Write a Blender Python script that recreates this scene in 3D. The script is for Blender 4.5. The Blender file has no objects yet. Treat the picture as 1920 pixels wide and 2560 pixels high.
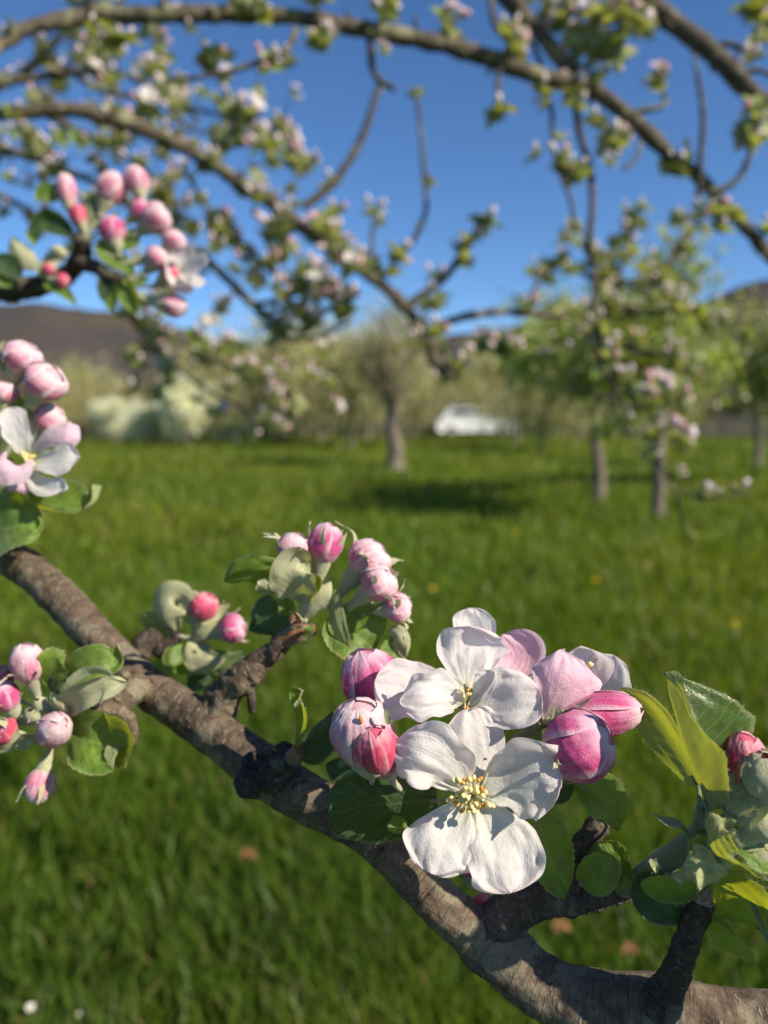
import bpy, math, random
import numpy as np
from mathutils import Vector, Matrix, Quaternion

sc = bpy.context.scene
COL = sc.collection
rng = np.random.default_rng(7)
random.seed(7)

# ------------------------------------------------------------------ camera, sky, sun, exposure
F = 1934.0                      # focal length in pixels of the 1920 x 2560 photograph
PITCH = math.radians(7.07)
CAM = np.array([0.0, 0.0, 1.25])
R_ = np.array([1.0, 0, 0]); FW = np.array([0, math.cos(PITCH), -math.sin(PITCH)]); U_ = np.array([0, math.sin(PITCH), math.cos(PITCH)])

cd = bpy.data.cameras.new('camera'); cam = bpy.data.objects.new('camera', cd); COL.objects.link(cam)
cam.location = CAM; cam.rotation_euler = (math.pi/2 - PITCH, 0, 0)
cd.sensor_fit = 'VERTICAL'; cd.sensor_height = 36; cd.lens = F/2560*36
cd.clip_start = 0.01; cd.clip_end = 9000
cd.dof.use_dof = True; cd.dof.focus_distance = 0.203; cd.dof.aperture_fstop = cd.lens/3.1
sc.camera = cam

SUN = np.array([0.70, -0.40, 0.60]); SUN = SUN/np.linalg.norm(SUN)
w = bpy.data.worlds.new('World'); sc.world = w; w.use_nodes = True
nt = w.node_tree; nt.nodes.clear()
wo = nt.nodes.new('ShaderNodeOutputWorld'); bg = nt.nodes.new('ShaderNodeBackground'); sk = nt.nodes.new('ShaderNodeTexSky')
sk.sky_type = 'NISHITA'; sk.sun_disc = False; sk.sun_elevation = math.asin(SUN[2]); sk.sun_rotation = math.atan2(SUN[0], SUN[1])
sk.altitude = 1200; sk.air_density = 0.85; sk.dust_density = 0.0; sk.ozone_density = 6.0
bg.inputs[1].default_value = 0.092
hs = nt.nodes.new('ShaderNodeHueSaturation'); hs.inputs['Saturation'].default_value = 1.07; nt.links.new(sk.outputs[0], hs.inputs['Color']); nt.links.new(hs.outputs[0], bg.inputs[0]); nt.links.new(bg.outputs[0], wo.inputs[0])
sl = bpy.data.lights.new('sun', 'SUN'); sl.energy = 5.0; sl.angle = math.radians(0.53); sl.color = (1.0, 0.90, 0.74)
so = bpy.data.objects.new('sun', sl); COL.objects.link(so)
so.rotation_euler = Vector(SUN).to_track_quat('Z', 'Y').to_euler(); so.location = (3, -2, 8)
sc.view_settings.view_transform = 'Standard'; sc.view_settings.look = 'None'
sc.view_settings.exposure = 0.70; sc.view_settings.gamma = 1.0

# ------------------------------------------------------------------ helpers
def P(px, py, d):
    return CAM + d*(FW + R_*((px-960)/F) - U_*((py-1280)/F))
def Dv(a, b, c):                       # direction: right, up, towards the viewer
    v = a*R_ + b*U_ - c*FW
    return v/np.linalg.norm(v)
def crop(ox, oy, s):
    return lambda x, y, d: P(ox + x/s, oy + y/s, d)
def unit(v):
    v = np.asarray(v, float)
    return v/np.maximum(np.linalg.norm(v, axis=-1, keepdims=True), 1e-12)

def _h(i, j, k):
    n = (i*73856093) ^ (j*19349663) ^ (k*83492791)
    n = (n ^ (n >> 13)) * 1274126177
    return ((n ^ (n >> 16)) & 0xffff)/65535.0
def vnoise(p):
    p = np.asarray(p, float); i = np.floor(p).astype(np.int64); f = p - i; f = f*f*(3-2*f)
    r = 0
    for a in (0, 1):
        for b in (0, 1):
            for c in (0, 1):
                wgt = (f[..., 0] if a else 1-f[..., 0])*(f[..., 1] if b else 1-f[..., 1])*(f[..., 2] if c else 1-f[..., 2])
                r = r + wgt*_h(i[..., 0]+a, i[..., 1]+b, i[..., 2]+c)
    return r*2-1
def fbm(p, o=3):
    r = 0; a = 1.0
    for k in range(o):
        r = r + a*vnoise(np.asarray(p)*2**k + 17.3*k); a *= .5
    return r

def catmull(pts, t):
    pts = np.asarray(pts, float); n = len(pts)
    if n == 2:
        return pts[0] + (pts[1]-pts[0])*np.asarray(t)[:, None]
    e = np.vstack([2*pts[0]-pts[1], pts, 2*pts[-1]-pts[-2]])
    x = np.clip(np.asarray(t), 0, 1)*(n-1); i = np.minimum(x.astype(int), n-2); f = (x-i)[:, None]
    a, b, c, d = e[i], e[i+1], e[i+2], e[i+3]
    return .5*((2*b) + (-a+c)*f + (2*a-5*b+4*c-d)*f*f + (-a+3*b-3*c+d)*f**3)

class Buf:
    def __init__(s):
        s.V = []; s.Q = []; s.T = []; s.UV = []; s.C = []; s.qm = []; s.tm = []; s.n = 0
    def add(s, V, Q=None, T=None, UV=None, C=None, mat=0):
        V = np.asarray(V, float).reshape(-1, 3); s.V.append(V)
        s.UV.append(np.zeros((len(V), 2)) if UV is None else np.asarray(UV, float).reshape(-1, 2))
        s.C.append(np.ones((len(V), 3))*.5 if C is None else np.broadcast_to(np.asarray(C, float), (len(V), 3)))
        if Q is not None and len(Q):
            s.Q.append(np.asarray(Q)+s.n); s.qm.append(np.full(len(Q), mat))
        if T is not None and len(T):
            s.T.append(np.asarray(T)+s.n); s.tm.append(np.full(len(T), mat))
        s.n += len(V)
        return s
    def mesh(s, name, mats, org=(0, 0, 0), smooth=True):
        V = np.vstack(s.V) - np.asarray(org); me = bpy.data.meshes.new(name)
        Q = np.vstack(s.Q) if s.Q else np.zeros((0, 4), int); T = np.vstack(s.T) if s.T else np.zeros((0, 3), int)
        me.vertices.add(len(V)); me.vertices.foreach_set('co', V.astype(np.float32).ravel())
        L = np.concatenate([Q.ravel(), T.ravel()]).astype(np.int32)
        me.loops.add(len(L)); me.loops.foreach_set('vertex_index', L)
        st = np.concatenate([np.arange(len(Q))*4, len(Q)*4+np.arange(len(T))*3]).astype(np.int32)
        me.polygons.add(len(st)); me.polygons.foreach_set('loop_start', st)
        mi = np.concatenate(s.qm + s.tm) if (s.qm or s.tm) else np.zeros(0)
        me.polygons.foreach_set('material_index', mi.astype(np.int32))
        me.polygons.foreach_set('use_smooth', np.full(len(st), smooth))
        uv = me.uv_layers.new(name='UVMap'); uv.data.foreach_set('uv', np.vstack(s.UV)[L].astype(np.float32).ravel())
        ca = me.color_attributes.new('col', 'FLOAT_COLOR', 'POINT')
        C = np.hstack([np.vstack(s.C), np.ones((len(V), 1))]); ca.data.foreach_set('color', C.astype(np.float32).ravel())
        for m in mats: me.materials.append(m)
        me.update(calc_edges=True); me.validate()
        return me

ORG = {}
def tag(o, label=None, cat=None, group=None, kind=None):
    if label: o['label'] = label
    if cat: o['category'] = cat
    if group: o['group'] = group
    if kind: o['kind'] = kind
    return o
def link(o, parent, org):
    COL.objects.link(o); org = np.asarray(org, float); ORG[o.name] = org
    if parent:
        o.parent = parent; o.location = org - ORG[parent.name]
    else:
        o.location = org
    return o
def thing(name, org, label, cat, group=None):
    o = bpy.data.objects.new(name, None); o.empty_display_size = .05
    return tag(link(o, None, org), label, cat, group)
def part(name, buf, mats, parent=None, org=None, smooth=True):
    if not isinstance(mats, (list, tuple)): mats = [mats]
    if org is None: org = buf.V[0][0] if parent else np.zeros(3)
    return link(bpy.data.objects.new(name, buf.mesh(name, mats, org, smooth)), parent, org)
def place(name, me, parent, pos, quat, scale):
    o = bpy.data.objects.new(name, me); link(o, parent, pos)
    o.rotation_mode = 'QUATERNION'; o.rotation_quaternion = quat; o.scale = (scale,)*3
    return o

def gridQ(nu, nv):
    i, j = np.meshgrid(np.arange(nu-1), np.arange(nv-1), indexing='ij'); a = (i*nv+j).ravel()
    return np.stack([a, a+1, a+nv+1, a+nv], 1)

def tube(b, pts, radii, ns=10, nl=None, amp=0, freq=200, seed=0, mat=0, cap=True, C=None, bumps=(), pw=1.0):
    pts = np.asarray(pts, float); ln = np.linalg.norm(np.diff(pts, axis=0), axis=1).sum()
    if nl is None: nl = max(6, 4*len(pts))
    t = np.linspace(0, 1, nl); S = catmull(pts, t)
    rr = np.interp(t, np.linspace(0, 1, len(radii)), radii)
    tg = unit(np.gradient(S, axis=0)); n = np.zeros_like(S)
    a = np.array([.31, .77, .55]); n0 = unit(np.cross(tg[0], a)); n[0] = n0
    for k in range(1, nl):
        v = n[k-1] - tg[k]*np.dot(n[k-1], tg[k]); n[k] = v/np.linalg.norm(v)
    bi = np.cross(tg, n); th = np.linspace(0, 2*np.pi, ns, endpoint=False)
    dr = n[:, None]*np.cos(th)[None, :, None] + bi[:, None]*np.sin(th)[None, :, None]
    V = S[:, None] + dr*rr[:, None, None]
    if amp:
        d = amp*fbm(V*freq+seed*9.7, 3)
        V = V + dr*d[..., None]
    for (bp, br, bh) in bumps:
        q = np.linalg.norm(V-np.asarray(bp), axis=-1)/br
        V = V + dr*(bh*np.exp(-q*q*2))[..., None]
    base = V.reshape(-1, 3)
    i, j = np.meshgrid(np.arange(nl-1), np.arange(ns), indexing='ij'); j2 = (j+1) % ns
    Q = np.stack([i*ns+j, i*ns+j2, (i+1)*ns+j2, (i+1)*ns+j], -1).reshape(-1, 4)
    uv = np.stack(np.meshgrid(t*ln, th/6.2832, indexing='ij'), -1)
    T = None
    if cap:
        base = np.vstack([base, S[0], S[-1]]); k = nl*ns; jj = np.arange(ns); j2 = (jj+1) % ns
        T = np.vstack([np.stack([np.full(ns, k), j2, jj], 1), np.stack([np.full(ns, k+1), (nl-1)*ns+jj, (nl-1)*ns+j2], 1)])
        uv = np.vstack([uv.reshape(-1, 2), [[0, 0], [ln, 0]]])
    b.add(base, Q, T, uv, C, mat)
    return S

def blob(b, c, r, ax=None, ns=10, nr=7, mat=0, amp=0, freq=300, C=None):
    r = np.broadcast_to(np.asarray(r, float), (3,)); ph = np.linspace(0, np.pi, nr); th = np.linspace(0, 2*np.pi, ns, endpoint=False)
    D = np.stack([np.sin(ph)[:, None]*np.cos(th), np.sin(ph)[:, None]*np.sin(th), np.broadcast_to(np.cos(ph)[:, None], (nr, ns))], -1)
    V = D*r
    if ax is not None:
        q = Vector(ax).to_track_quat('Z', 'Y').to_matrix(); V = V @ np.array(q).T
    V = V + np.asarray(c)
    if amp: V = V + D*(amp*fbm(V*freq, 2))[..., None]
    i, j = np.meshgrid(np.arange(nr-1), np.arange(ns), indexing='ij'); j2 = (j+1) % ns
    Q = np.stack([i*ns+j, (i+1)*ns+j, (i+1)*ns+j2, i*ns+j2], -1).reshape(-1, 4)
    b.add(V, Q, None, None, C, mat)

def prof_petal(t, a=.47, p=4.5):
    w_ = np.maximum(t, .003)**a*np.sqrt(np.maximum(1-t**p, 0)); g = np.linspace(0, 1, 200)
    return w_/np.max(g**a*np.sqrt(1-g**p))
def prof_leaf(t, a=.62, p=.8):
    g = np.linspace(0, 1, 200)
    return np.maximum(t, .002)**a*np.maximum(1-t, 0)**p/np.max(g**a*(1-g)**p)

def patch(b, sp, wl, wr, nrm, cup=0, fold=0, nt=30, ns=17, prof=prof_petal, ruffle=0, serr=0, seed=0, mat=0, vein=0, sw=None, wob=0, fuzz=0, fmat=1, flen=.0007):
    """curved blade: spine sp, half widths wl / wr (m), front normal nrm; returns rim points"""
    x = np.linspace(0, 1, nt); t = 1-(1-x)**1.6 if prof is prof_petal else x
    S = catmull(sp, t); tg = unit(np.gradient(S, axis=0))
    nn = np.atleast_2d(nrm); nn = catmull(nn, t) if len(nn) > 1 else np.repeat(nn, nt, 0)
    sd = unit(np.cross(tg, nn)); n = np.cross(sd, tg)
    s = np.linspace(-1, 1, ns); pr = prof(t)
    WL = np.interp(t, np.linspace(0, 1, len(wl)), wl) if np.ndim(wl) else np.full(nt, wl)
    WR = np.interp(t, np.linspace(0, 1, len(wr)), wr) if np.ndim(wr) else np.full(nt, wr)
    W = np.where(s[None] < 0, (WL*pr)[:, None], (WR*pr)[:, None])
    if serr: W = W*(1+serr*(np.abs(s)[None]**4)*(((t*15+.3) % 1)[:, None]-.5))
    if wob: W = W*(1+wob*np.abs(s)[None]*vnoise(np.stack([t[:, None]*6+seed*3.1+0*s[None], np.sign(s)[None]*2+0*t[:, None], 0*W+seed], -1)))
    a = np.abs(s)[None]; fl = np.broadcast_to(np.asarray(fold, float), (2,))
    fa = np.where(s < 0, fl[0], fl[1])[None]
    lat = np.where(s < 0, -1, 1)[None]*a*W*np.cos(fa); up = a*W*np.sin(fa)
    cc = np.atleast_1d(cup).astype(float); cc = np.interp(t, np.linspace(0, 1, len(cc)), cc)[:, None]
    wm = max(np.max(WL), np.max(WR))
    up = up + cc*W*a**1.7
    if ruffle:
        q = np.stack([t[:, None]*3.2+0*s[None]+seed*7.7, s[None]*2.1+0*t[:, None], 0*W+seed*1.3], -1)
        up = up + ruffle*wm*(.25+a**1.5+.4*t[:, None]**3)*vnoise(q)
        q2 = q*np.array([2.3, 2.9, 1.0]) + 5
        up = up + .45*ruffle*wm*(a**2+.5*t[:, None]**2)*vnoise(q2)
        q3 = np.stack([t[:, None]*5+0*s[None]+seed*3.7, s[None]*7+0*t[:, None], 0*W+seed*2.3], -1)
        up = up + .13*ruffle*wm*(.3+t[:, None])*vnoise(q3)
    if vein:
        vv = np.abs(((t[:, None]*8-a*2.6) % 1)-.5)*2
        up = up + vein*wm*(vv**1.5-.5)*(1-a**3)*np.minimum(1, a*6) - vein*wm*np.exp(-(a*9)**2)
    V = S[:, None] + sd[:, None]*lat[..., None] + n[:, None]*up[..., None]
    UV = np.stack([np.broadcast_to(t[:, None], W.shape), np.broadcast_to((s[None]+1)/2, W.shape)], -1)
    b.add(V, gridQ(nt, ns), None, UV, None, mat)
    if fuzz:
        rim = np.concatenate([V[1:-1, 0], V[1:-1, -1]]); out = np.concatenate([-sd[1:-1], sd[1:-1]])
        hairs(b, rim, out, fuzz, flen, fmat, seed)
        bk = V[2:-1, 1:-1].reshape(-1, 3); bn = np.repeat(-n[2:-1], ns-2, 0)
        hairs(b, bk, bn, fuzz, flen*.7, fmat, seed+1)
    return V

def hairs(b, pos, nrm, cnt, ln, mat, seed=0):
    g = np.random.default_rng(seed+11); k = g.integers(0, len(pos), cnt)
    p = pos[k] + g.normal(size=(cnt, 3))*ln*.35; d = unit(nrm[k] + g.normal(size=(cnt, 3))*.55)
    l = ln*(.5+g.random(cnt)); sd = unit(np.cross(d, g.normal(size=(cnt, 3))))*.000035
    V = np.stack([p-sd, p+sd, p+d*l[:, None]], 1).reshape(-1, 3)
    b.add(V, None, np.arange(cnt*3).reshape(-1, 3), None, None, mat)

# ------------------------------------------------------------------ materials
class N:
    def __init__(s, name):
        s.m = bpy.data.materials.new(name); s.m.use_nodes = True; s.t = s.m.node_tree; s.t.nodes.clear()
        s.out = s.t.nodes.new('ShaderNodeOutputMaterial')
    def n(s, typ, **kw):
        x = s.t.nodes.new('ShaderNode'+typ)
        for k, v in kw.items(): setattr(x, k, v)
        return x
    def set(s, inp, v):
        if isinstance(v, bpy.types.NodeSocket): s.t.links.new(v, inp)
        elif isinstance(v, (tuple, list)): inp.default_value = tuple(v)+((1,) if len(v) == 3 and inp.type == 'RGBA' else ())
        else: inp.default_value = v
    def math(s, op, a, b=0.0, c=None):
        x = s.n('Math', operation=op); s.set(x.inputs[0], a); s.set(x.inputs[1], b)
        if c is not None: s.set(x.inputs[2], c)
        return x.outputs[0]
    def mix(s, f, a, b, mode='MIX'):
        x = s.n('MixRGB', blend_type=mode); s.set(x.inputs[0], f); s.set(x.inputs[1], a); s.set(x.inputs[2], b)
        return x.outputs[0]
    def ramp(s, f, stops):
        x = s.n('ValToRGB'); s.set(x.inputs[0], f); e = x.color_ramp.elements
        while len(e) < len(stops): e.new(.5)
        for k, (p, c) in enumerate(stops):
            e[k].position = p; e[k].color = tuple(c)+(1,) if np.ndim(c) else (c, c, c, 1)
        return x.outputs[0]
    def noise(s, vec, scale, det=3, rough=.55):
        x = s.n('TexNoise'); s.set(x.inputs['Vector'], vec); x.inputs['Scale'].default_value = scale
        x.inputs['Detail'].default_value = det; x.inputs['Roughness'].default_value = rough
        return x.outputs[0]
    def comb(s, a, b, c=0.0):
        x = s.n('CombineXYZ'); s.set(x.inputs[0], a); s.set(x.inputs[1], b); s.set(x.inputs[2], c); return x.outputs[0]
    def bump(s, h, st, dist):
        x = s.n('Bump'); s.set(x.inputs['Height'], h); x.inputs['Strength'].default_value = st; x.inputs['Distance'].default_value = dist
        return x.outputs[0]
    def bsdf(s, col, rough=.6, nrm=None, spec=.4, sheen=0):
        x = s.n('BsdfPrincipled'); s.set(x.inputs['Base Color'], col); s.set(x.inputs['Roughness'], rough)
        x.inputs['Specular IOR Level'].default_value = spec
        if sheen: x.inputs['Sheen Weight'].default_value = sheen; x.inputs['Sheen Roughness'].default_value = .5
        if nrm is not None: s.set(x.inputs['Normal'], nrm)
        return x.outputs[0]
    def trans(s, col, f, sh):
        x = s.n('BsdfTranslucent'); s.set(x.inputs[0], col); y = s.n('MixShader'); s.set(y.inputs[0], f)
        s.t.links.new(sh, y.inputs[1]); s.t.links.new(x.outputs[0], y.inputs[2]); return y.outputs[0]
    def done(s, sh):
        s.t.links.new(sh, s.out.inputs[0]); return s.m

def petal_mat(name, front, back, edge, eamt, trans=.38, streak=.25, tcol=None, e0=.62):
    m = N(name); uv = m.n('TexCoord').outputs['UV']; sp = m.n('SeparateXYZ'); m.set(sp.inputs[0], uv)
    ob = m.n('TexCoord').outputs['Object']
    t = sp.outputs[0]; s_ = m.math('ABSOLUTE', m.math('MULTIPLY_ADD', sp.outputs[1], 2.0, -1.0))
    st = m.noise(m.comb(m.math('MULTIPLY', t, 1.6), m.math('MULTIPLY', sp.outputs[1], 16.0)), 1.0, 4)
    st2 = m.noise(m.comb(m.math('MULTIPLY', t, 2.0), m.math('MULTIPLY', sp.outputs[1], 2.5)), 1.6, 3)
    tt = m.math('ADD', t, m.math('MULTIPLY', m.math('SUBTRACT', st2, .5), .5))
    f = m.ramp(tt, front); k = m.ramp(tt, back)
    geo = m.n('NewGeometry'); c = m.mix(geo.outputs['Backfacing'], f, k)
    em = m.ramp(m.math('ADD', m.math('MAXIMUM', s_, m.math('MULTIPLY', t, .98)), m.math('MULTIPLY', m.math('SUBTRACT', st2, .5), .3)), [(e0, 0), (1, 1)])
    c = m.mix(m.math('MULTIPLY', em, eamt), c, edge)
    c = m.mix(m.math('MULTIPLY', m.ramp(st, [(.45, 0), (.75, 1)]), streak), c, edge)
    fine = m.noise(ob, 2600, 3, .6); big = m.noise(ob, 420, 2)
    h = m.math('ADD', m.math('MULTIPLY', st, .75), m.math('ADD', m.math('MULTIPLY', fine, .7), m.math('MULTIPLY', big, .9)))
    nb = m.bump(h, .6, .0009)
    sh = m.bsdf(c, .5, nb, .35, .15)
    return m.done(m.trans(m.mix(.5, c, (1, .97, .97), 'MULTIPLY') if tcol is None else m.mix(.6, c, tcol), trans, sh))

PW = petal_mat('petal_white', [(0, (.55, .58, .28)), (.12, (.76, .75, .62)), (.3, (.83, .805, .765)), (.8, (.83, .785, .77)), (1, (.82, .735, .745))],
               [(0, (.70, .62, .50)), (.3, (.80, .66, .71)), (1, (.78, .56, .65))], (.82, .745, .745), .55, .46, .16)
PP = petal_mat('petal_pink', [(0, (.72, .64, .42)), (.2, (.76, .54, .58)), (.55, (.74, .44, .55)), (1, (.76, .42, .56))],
               [(0, (.70, .62, .50)), (.35, (.77, .58, .66)), (1, (.74, .42, .56))], (.78, .62, .68), .7, .34, .3)
PB = petal_mat('bud_petal_deep', [(0, (.70, .42, .46)), (.3, (.62, .13, .29)), (.6, (.55, .045, .20)), (.88, (.66, .22, .39)), (1, (.77, .54, .61))],
               [(0, (.7, .5, .5)), (1, (.76, .5, .6))], (.78, .56, .62), .85, .22, .16, None, .72)
PL = petal_mat('bud_petal_pale', [(0, (.72, .50, .48)), (.3, (.70, .22, .33)), (.65, (.70, .24, .36)), (1, (.78, .55, .59))],
               [(0, (.7, .5, .5)), (1, (.76, .5, .6))], (.79, .68, .68), .8, .26, .35, None, .55)
PR = petal_mat('bud_petal_red', [(0, (.66, .36, .34)), (.35, (.62, .07, .14)), (.7, (.60, .05, .13)), (1, (.70, .26, .32))],
               [(0, (.7, .5, .5)), (1, (.76, .5, .6))], (.76, .42, .45), .6, .22, .12, None, .75)

def leaf_mat(name, top, und, tr, trans=.42, rough=.46):
    m = N(name); uv = m.n('TexCoord').outputs['UV']; sp = m.n('SeparateXYZ'); m.set(sp.inputs[0], uv); ob = m.n('TexCoord').outputs['Object']
    t = sp.outputs[0]; s_ = m.math('ABSOLUTE', m.math('MULTIPLY_ADD', sp.outputs[1], 2.0, -1.0))
    v = m.math('FRACT', m.math('SUBTRACT', m.math('MULTIPLY', t, 8.0), m.math('MULTIPLY', s_, 2.6)))
    vm = m.ramp(m.math('ABSOLUTE', m.math('SUBTRACT', v, .5)), [(0, 1), (.09, 0)])
    mid = m.ramp(s_, [(0, 1), (.05, 0)]); vo = m.n('TexVoronoi', feature='DISTANCE_TO_EDGE'); m.set(vo.inputs['Vector'], ob); vo.inputs['Scale'].default_value = 900
    ve = m.math('MAXIMUM', m.math('MAXIMUM', vm, mid), m.math('MULTIPLY', m.ramp(vo.outputs['Distance'], [(0, 1), (.12, 0)]), .35))
    nz = m.noise(ob, 300, 4); nf = m.noise(ob, 1500, 3)
    a = m.mix(m.ramp(nz, [(.3, 0), (.7, 1)]), tuple(.5*x for x in top), tuple(1.5*x for x in top)); a = m.mix(m.math('MULTIPLY', ve, .65), a, tuple(1.7*x+.06 for x in top))
    b_ = m.mix(nf, tuple(.8*x for x in und), tuple(1.15*x for x in und)); b_ = m.mix(m.math('MULTIPLY', ve, .3), b_, tuple(min(1, 1.3*x+.03) for x in und))
    geo = m.n('NewGeometry'); c = m.mix(geo.outputs['Backfacing'], a, b_)
    rim = m.ramp(s_, [(.9, 0), (1, 1)]); c = m.mix(m.math('MULTIPLY', rim, .55), c, (.42, .40, .22))
    h = m.math('ADD', m.math('MULTIPLY', ve, -.35), m.math('ADD', nz, m.math('MULTIPLY', nf, .3)))
    sh = m.bsdf(c, m.mix(geo.outputs['Backfacing'], (rough,)*3, (.85,)*3), m.bump(h, .5, .0005), .5, .12)
    tc = m.mix(m.math('MULTIPLY', ve, .5), tr, tuple(.55*x for x in tr)); tc = m.mix(m.math('MULTIPLY', nz, .4), tc, tuple(.6*x for x in tr))
    return m.done(m.trans(tc, trans, sh))
LG = leaf_mat('leaf_green', (.12, .205, .022), (.27, .31, .15), (.40, .44, .012))
LY = leaf_mat('leaf_young', (.12, .21, .022), (.34, .37, .17), (.50, .52, .02), .45)
LD = leaf_mat('leaf_dark', (.026, .062, .012), (.12, .17, .06), (.16, .24, .01), .3, .5)
LD2 = leaf_mat('leaf_deep', (.040, .090, .012), (.27, .31, .13), (.46, .48, .012), .38, .34)
LW = leaf_mat('leaf_woolly', (.34, .36, .17), (.46, .46, .27), (.48, .50, .12), .3, .8)

def fuzzy_mat(name, c1, c2, trans=.2):
    m = N(name); ob = m.n('TexCoord').outputs['Object']; nz = m.noise(ob, 700, 4); nf = m.noise(ob, 3500, 2)
    c = m.mix(nz, c1, c2)
    return m.done(m.trans(c2, trans, m.bsdf(c, .9, m.bump(m.math('ADD', nz, nf), .6, .0005), .15, .5)))
FZ = fuzzy_mat('woolly_green', (.33, .35, .17), (.52, .50, .34))
FH = fuzzy_mat('wool_hair', (.50, .50, .37), (.62, .60, .47), .35)
FS = fuzzy_mat('stalk_green', (.13, .17, .07), (.24, .28, .14))
FB = fuzzy_mat('bud_scale', (.16, .055, .03), (.34, .16, .06))
def flat(name, c1, c2, sc_=400, rough=.7, bs=.4, bd=.0006, spec=.3):
    m = N(name); ob = m.n('TexCoord').outputs['Object']; nz = m.noise(ob, sc_, 4)
    return m.done(m.bsdf(m.mix(m.ramp(nz, [(.35, 0), (.65, 1)]), c1, c2), rough, m.bump(nz, bs, bd), spec))
AN = flat('anther_yellow', (.74, .55, .18), (.80, .70, .36), 900); AO = flat('anther_ochre', (.55, .25, .04), (.66, .36, .08), 900)
FI = flat('filament', (.62, .60, .30), (.74, .72, .50), 900)
RU = flat('rusty_speck', (.42, .12, .01), (.55, .2, .03), 900)

def bark_mat(name, dark, mid, light, sc_, lichen=(.30, .31, .22), la=.5, bd=.0012):
    m = N(name); ob = m.n('TexCoord').outputs['Object']
    n1 = m.noise(ob, sc_, 6, .65); n2 = m.noise(ob, sc_*.28, 4); n3 = m.noise(ob, sc_*3.2, 4, .7)
    vo = m.n('TexVoronoi'); m.set(vo.inputs['Vector'], ob); vo.inputs['Scale'].default_value = sc_*1.4
    su = m.n('SeparateXYZ'); m.set(su.inputs[0], m.n('TexCoord').outputs['UV'])
    def along(fu, fo):
        a_ = m.n('VectorMath', operation='SCALE'); m.set(a_.inputs[0], ob); a_.inputs['Scale'].default_value = fo
        b2 = m.n('VectorMath', operation='ADD'); m.set(b2.inputs[0], a_.outputs[0]); m.set(b2.inputs[1], m.comb(m.math('MULTIPLY', su.outputs[0], fu), 0.0)); return b2.outputs[0]
    ring = m.noise(along(sc_*3.0, sc_*.22), 1.0, 5, .6)
    le = m.n('TexVoronoi'); m.set(le.inputs['Vector'], along(sc_*2.2, sc_*.75)); le.inputs['Scale'].default_value = 1.0
    len_ = m.ramp(le.outputs['Distance'], [(.14, 1), (.24, 0)])
    c = m.ramp(m.math('ADD', m.math("MULTIPLY", n1, .72), m.math("MULTIPLY", ring, .28)), [(.30, dark), (.5, mid), (.70, light)])
    c = m.mix(m.math('MULTIPLY', len_, .6), c, tuple(min(.6, 1.2*x+.06) for x in light))
    c = m.mix(m.math('MULTIPLY', m.ramp(n2, [(.54, 0), (.60, 1)]), la), c, m.mix(n3, lichen, tuple(min(.6, 1.5*x) for x in lichen)))
    dots = m.ramp(vo.outputs['Distance'], [(.16, 1), (.26, 0)]); dm = m.math('MULTIPLY', dots, m.ramp(n2, [(.38, .9), (.55, .1)]))
    c = m.mix(m.math('MULTIPLY', dm, .55), c, tuple(min(.6, 1.25*x+.10) for x in light))
    org_ = m.noise(ob, sc_*.45, 3); c = m.mix(m.ramp(org_, [(.755, 0), (.80, .8)]), c, (.48, .25, .03))
    c = m.mix(m.math('MULTIPLY', m.ramp(n3, [(.3, 1), (.5, 0)]), .5), c, dark)
    crk = m.ramp(ring, [(.30, 0), (.42, 1)])
    h = m.math('ADD', m.math('MULTIPLY', n1, .9), m.math('ADD', m.math('MULTIPLY', n3, .35), m.math('ADD', m.math('MULTIPLY', dm, .4), m.math('ADD', m.math('MULTIPLY', len_, .6), m.math('MULTIPLY', crk, .45)))))
    return m.done(m.bsdf(c, .82, m.bump(h, .8, bd), .25))
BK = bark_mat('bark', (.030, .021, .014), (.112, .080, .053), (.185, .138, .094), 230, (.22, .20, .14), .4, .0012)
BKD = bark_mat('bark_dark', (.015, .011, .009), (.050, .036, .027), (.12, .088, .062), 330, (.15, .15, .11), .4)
BKM = bark_mat('bark_shaded', (.024, .017, .012), (.082, .060, .043), (.150, .115, .080), 300, (.18, .165, .115), .4, .0012)  # limb bark darkened, shade under the blossoms put into its colour
BKO = bark_mat('bark_overhead', (.026, .020, .014), (.085, .068, .046), (.19, .158, .105), 90, (.26, .25, .13), .5, .003)
BKT = bark_mat('bark_trunk', (.075, .060, .045), (.165, .135, .102), (.26, .215, .17), 14, (.25, .235, .19), .4, .02)

def attr_mat(name, trans=.35, rough=.55, tr=(1.4, 1.5, .6)):
    m = N(name); a = m.n('VertexColor', layer_name='col').outputs[0]
    return m.done(m.trans(m.mix(1.0, a, tr, 'MULTIPLY'), trans, m.bsdf(a, rough, None, .3)))
FOL = attr_mat('foliage'); GRS = attr_mat('grass_blade', .4, .5, (1.5, 1.6, .5)); SPK = attr_mat('twig_tint', 0.0, .8)

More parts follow.
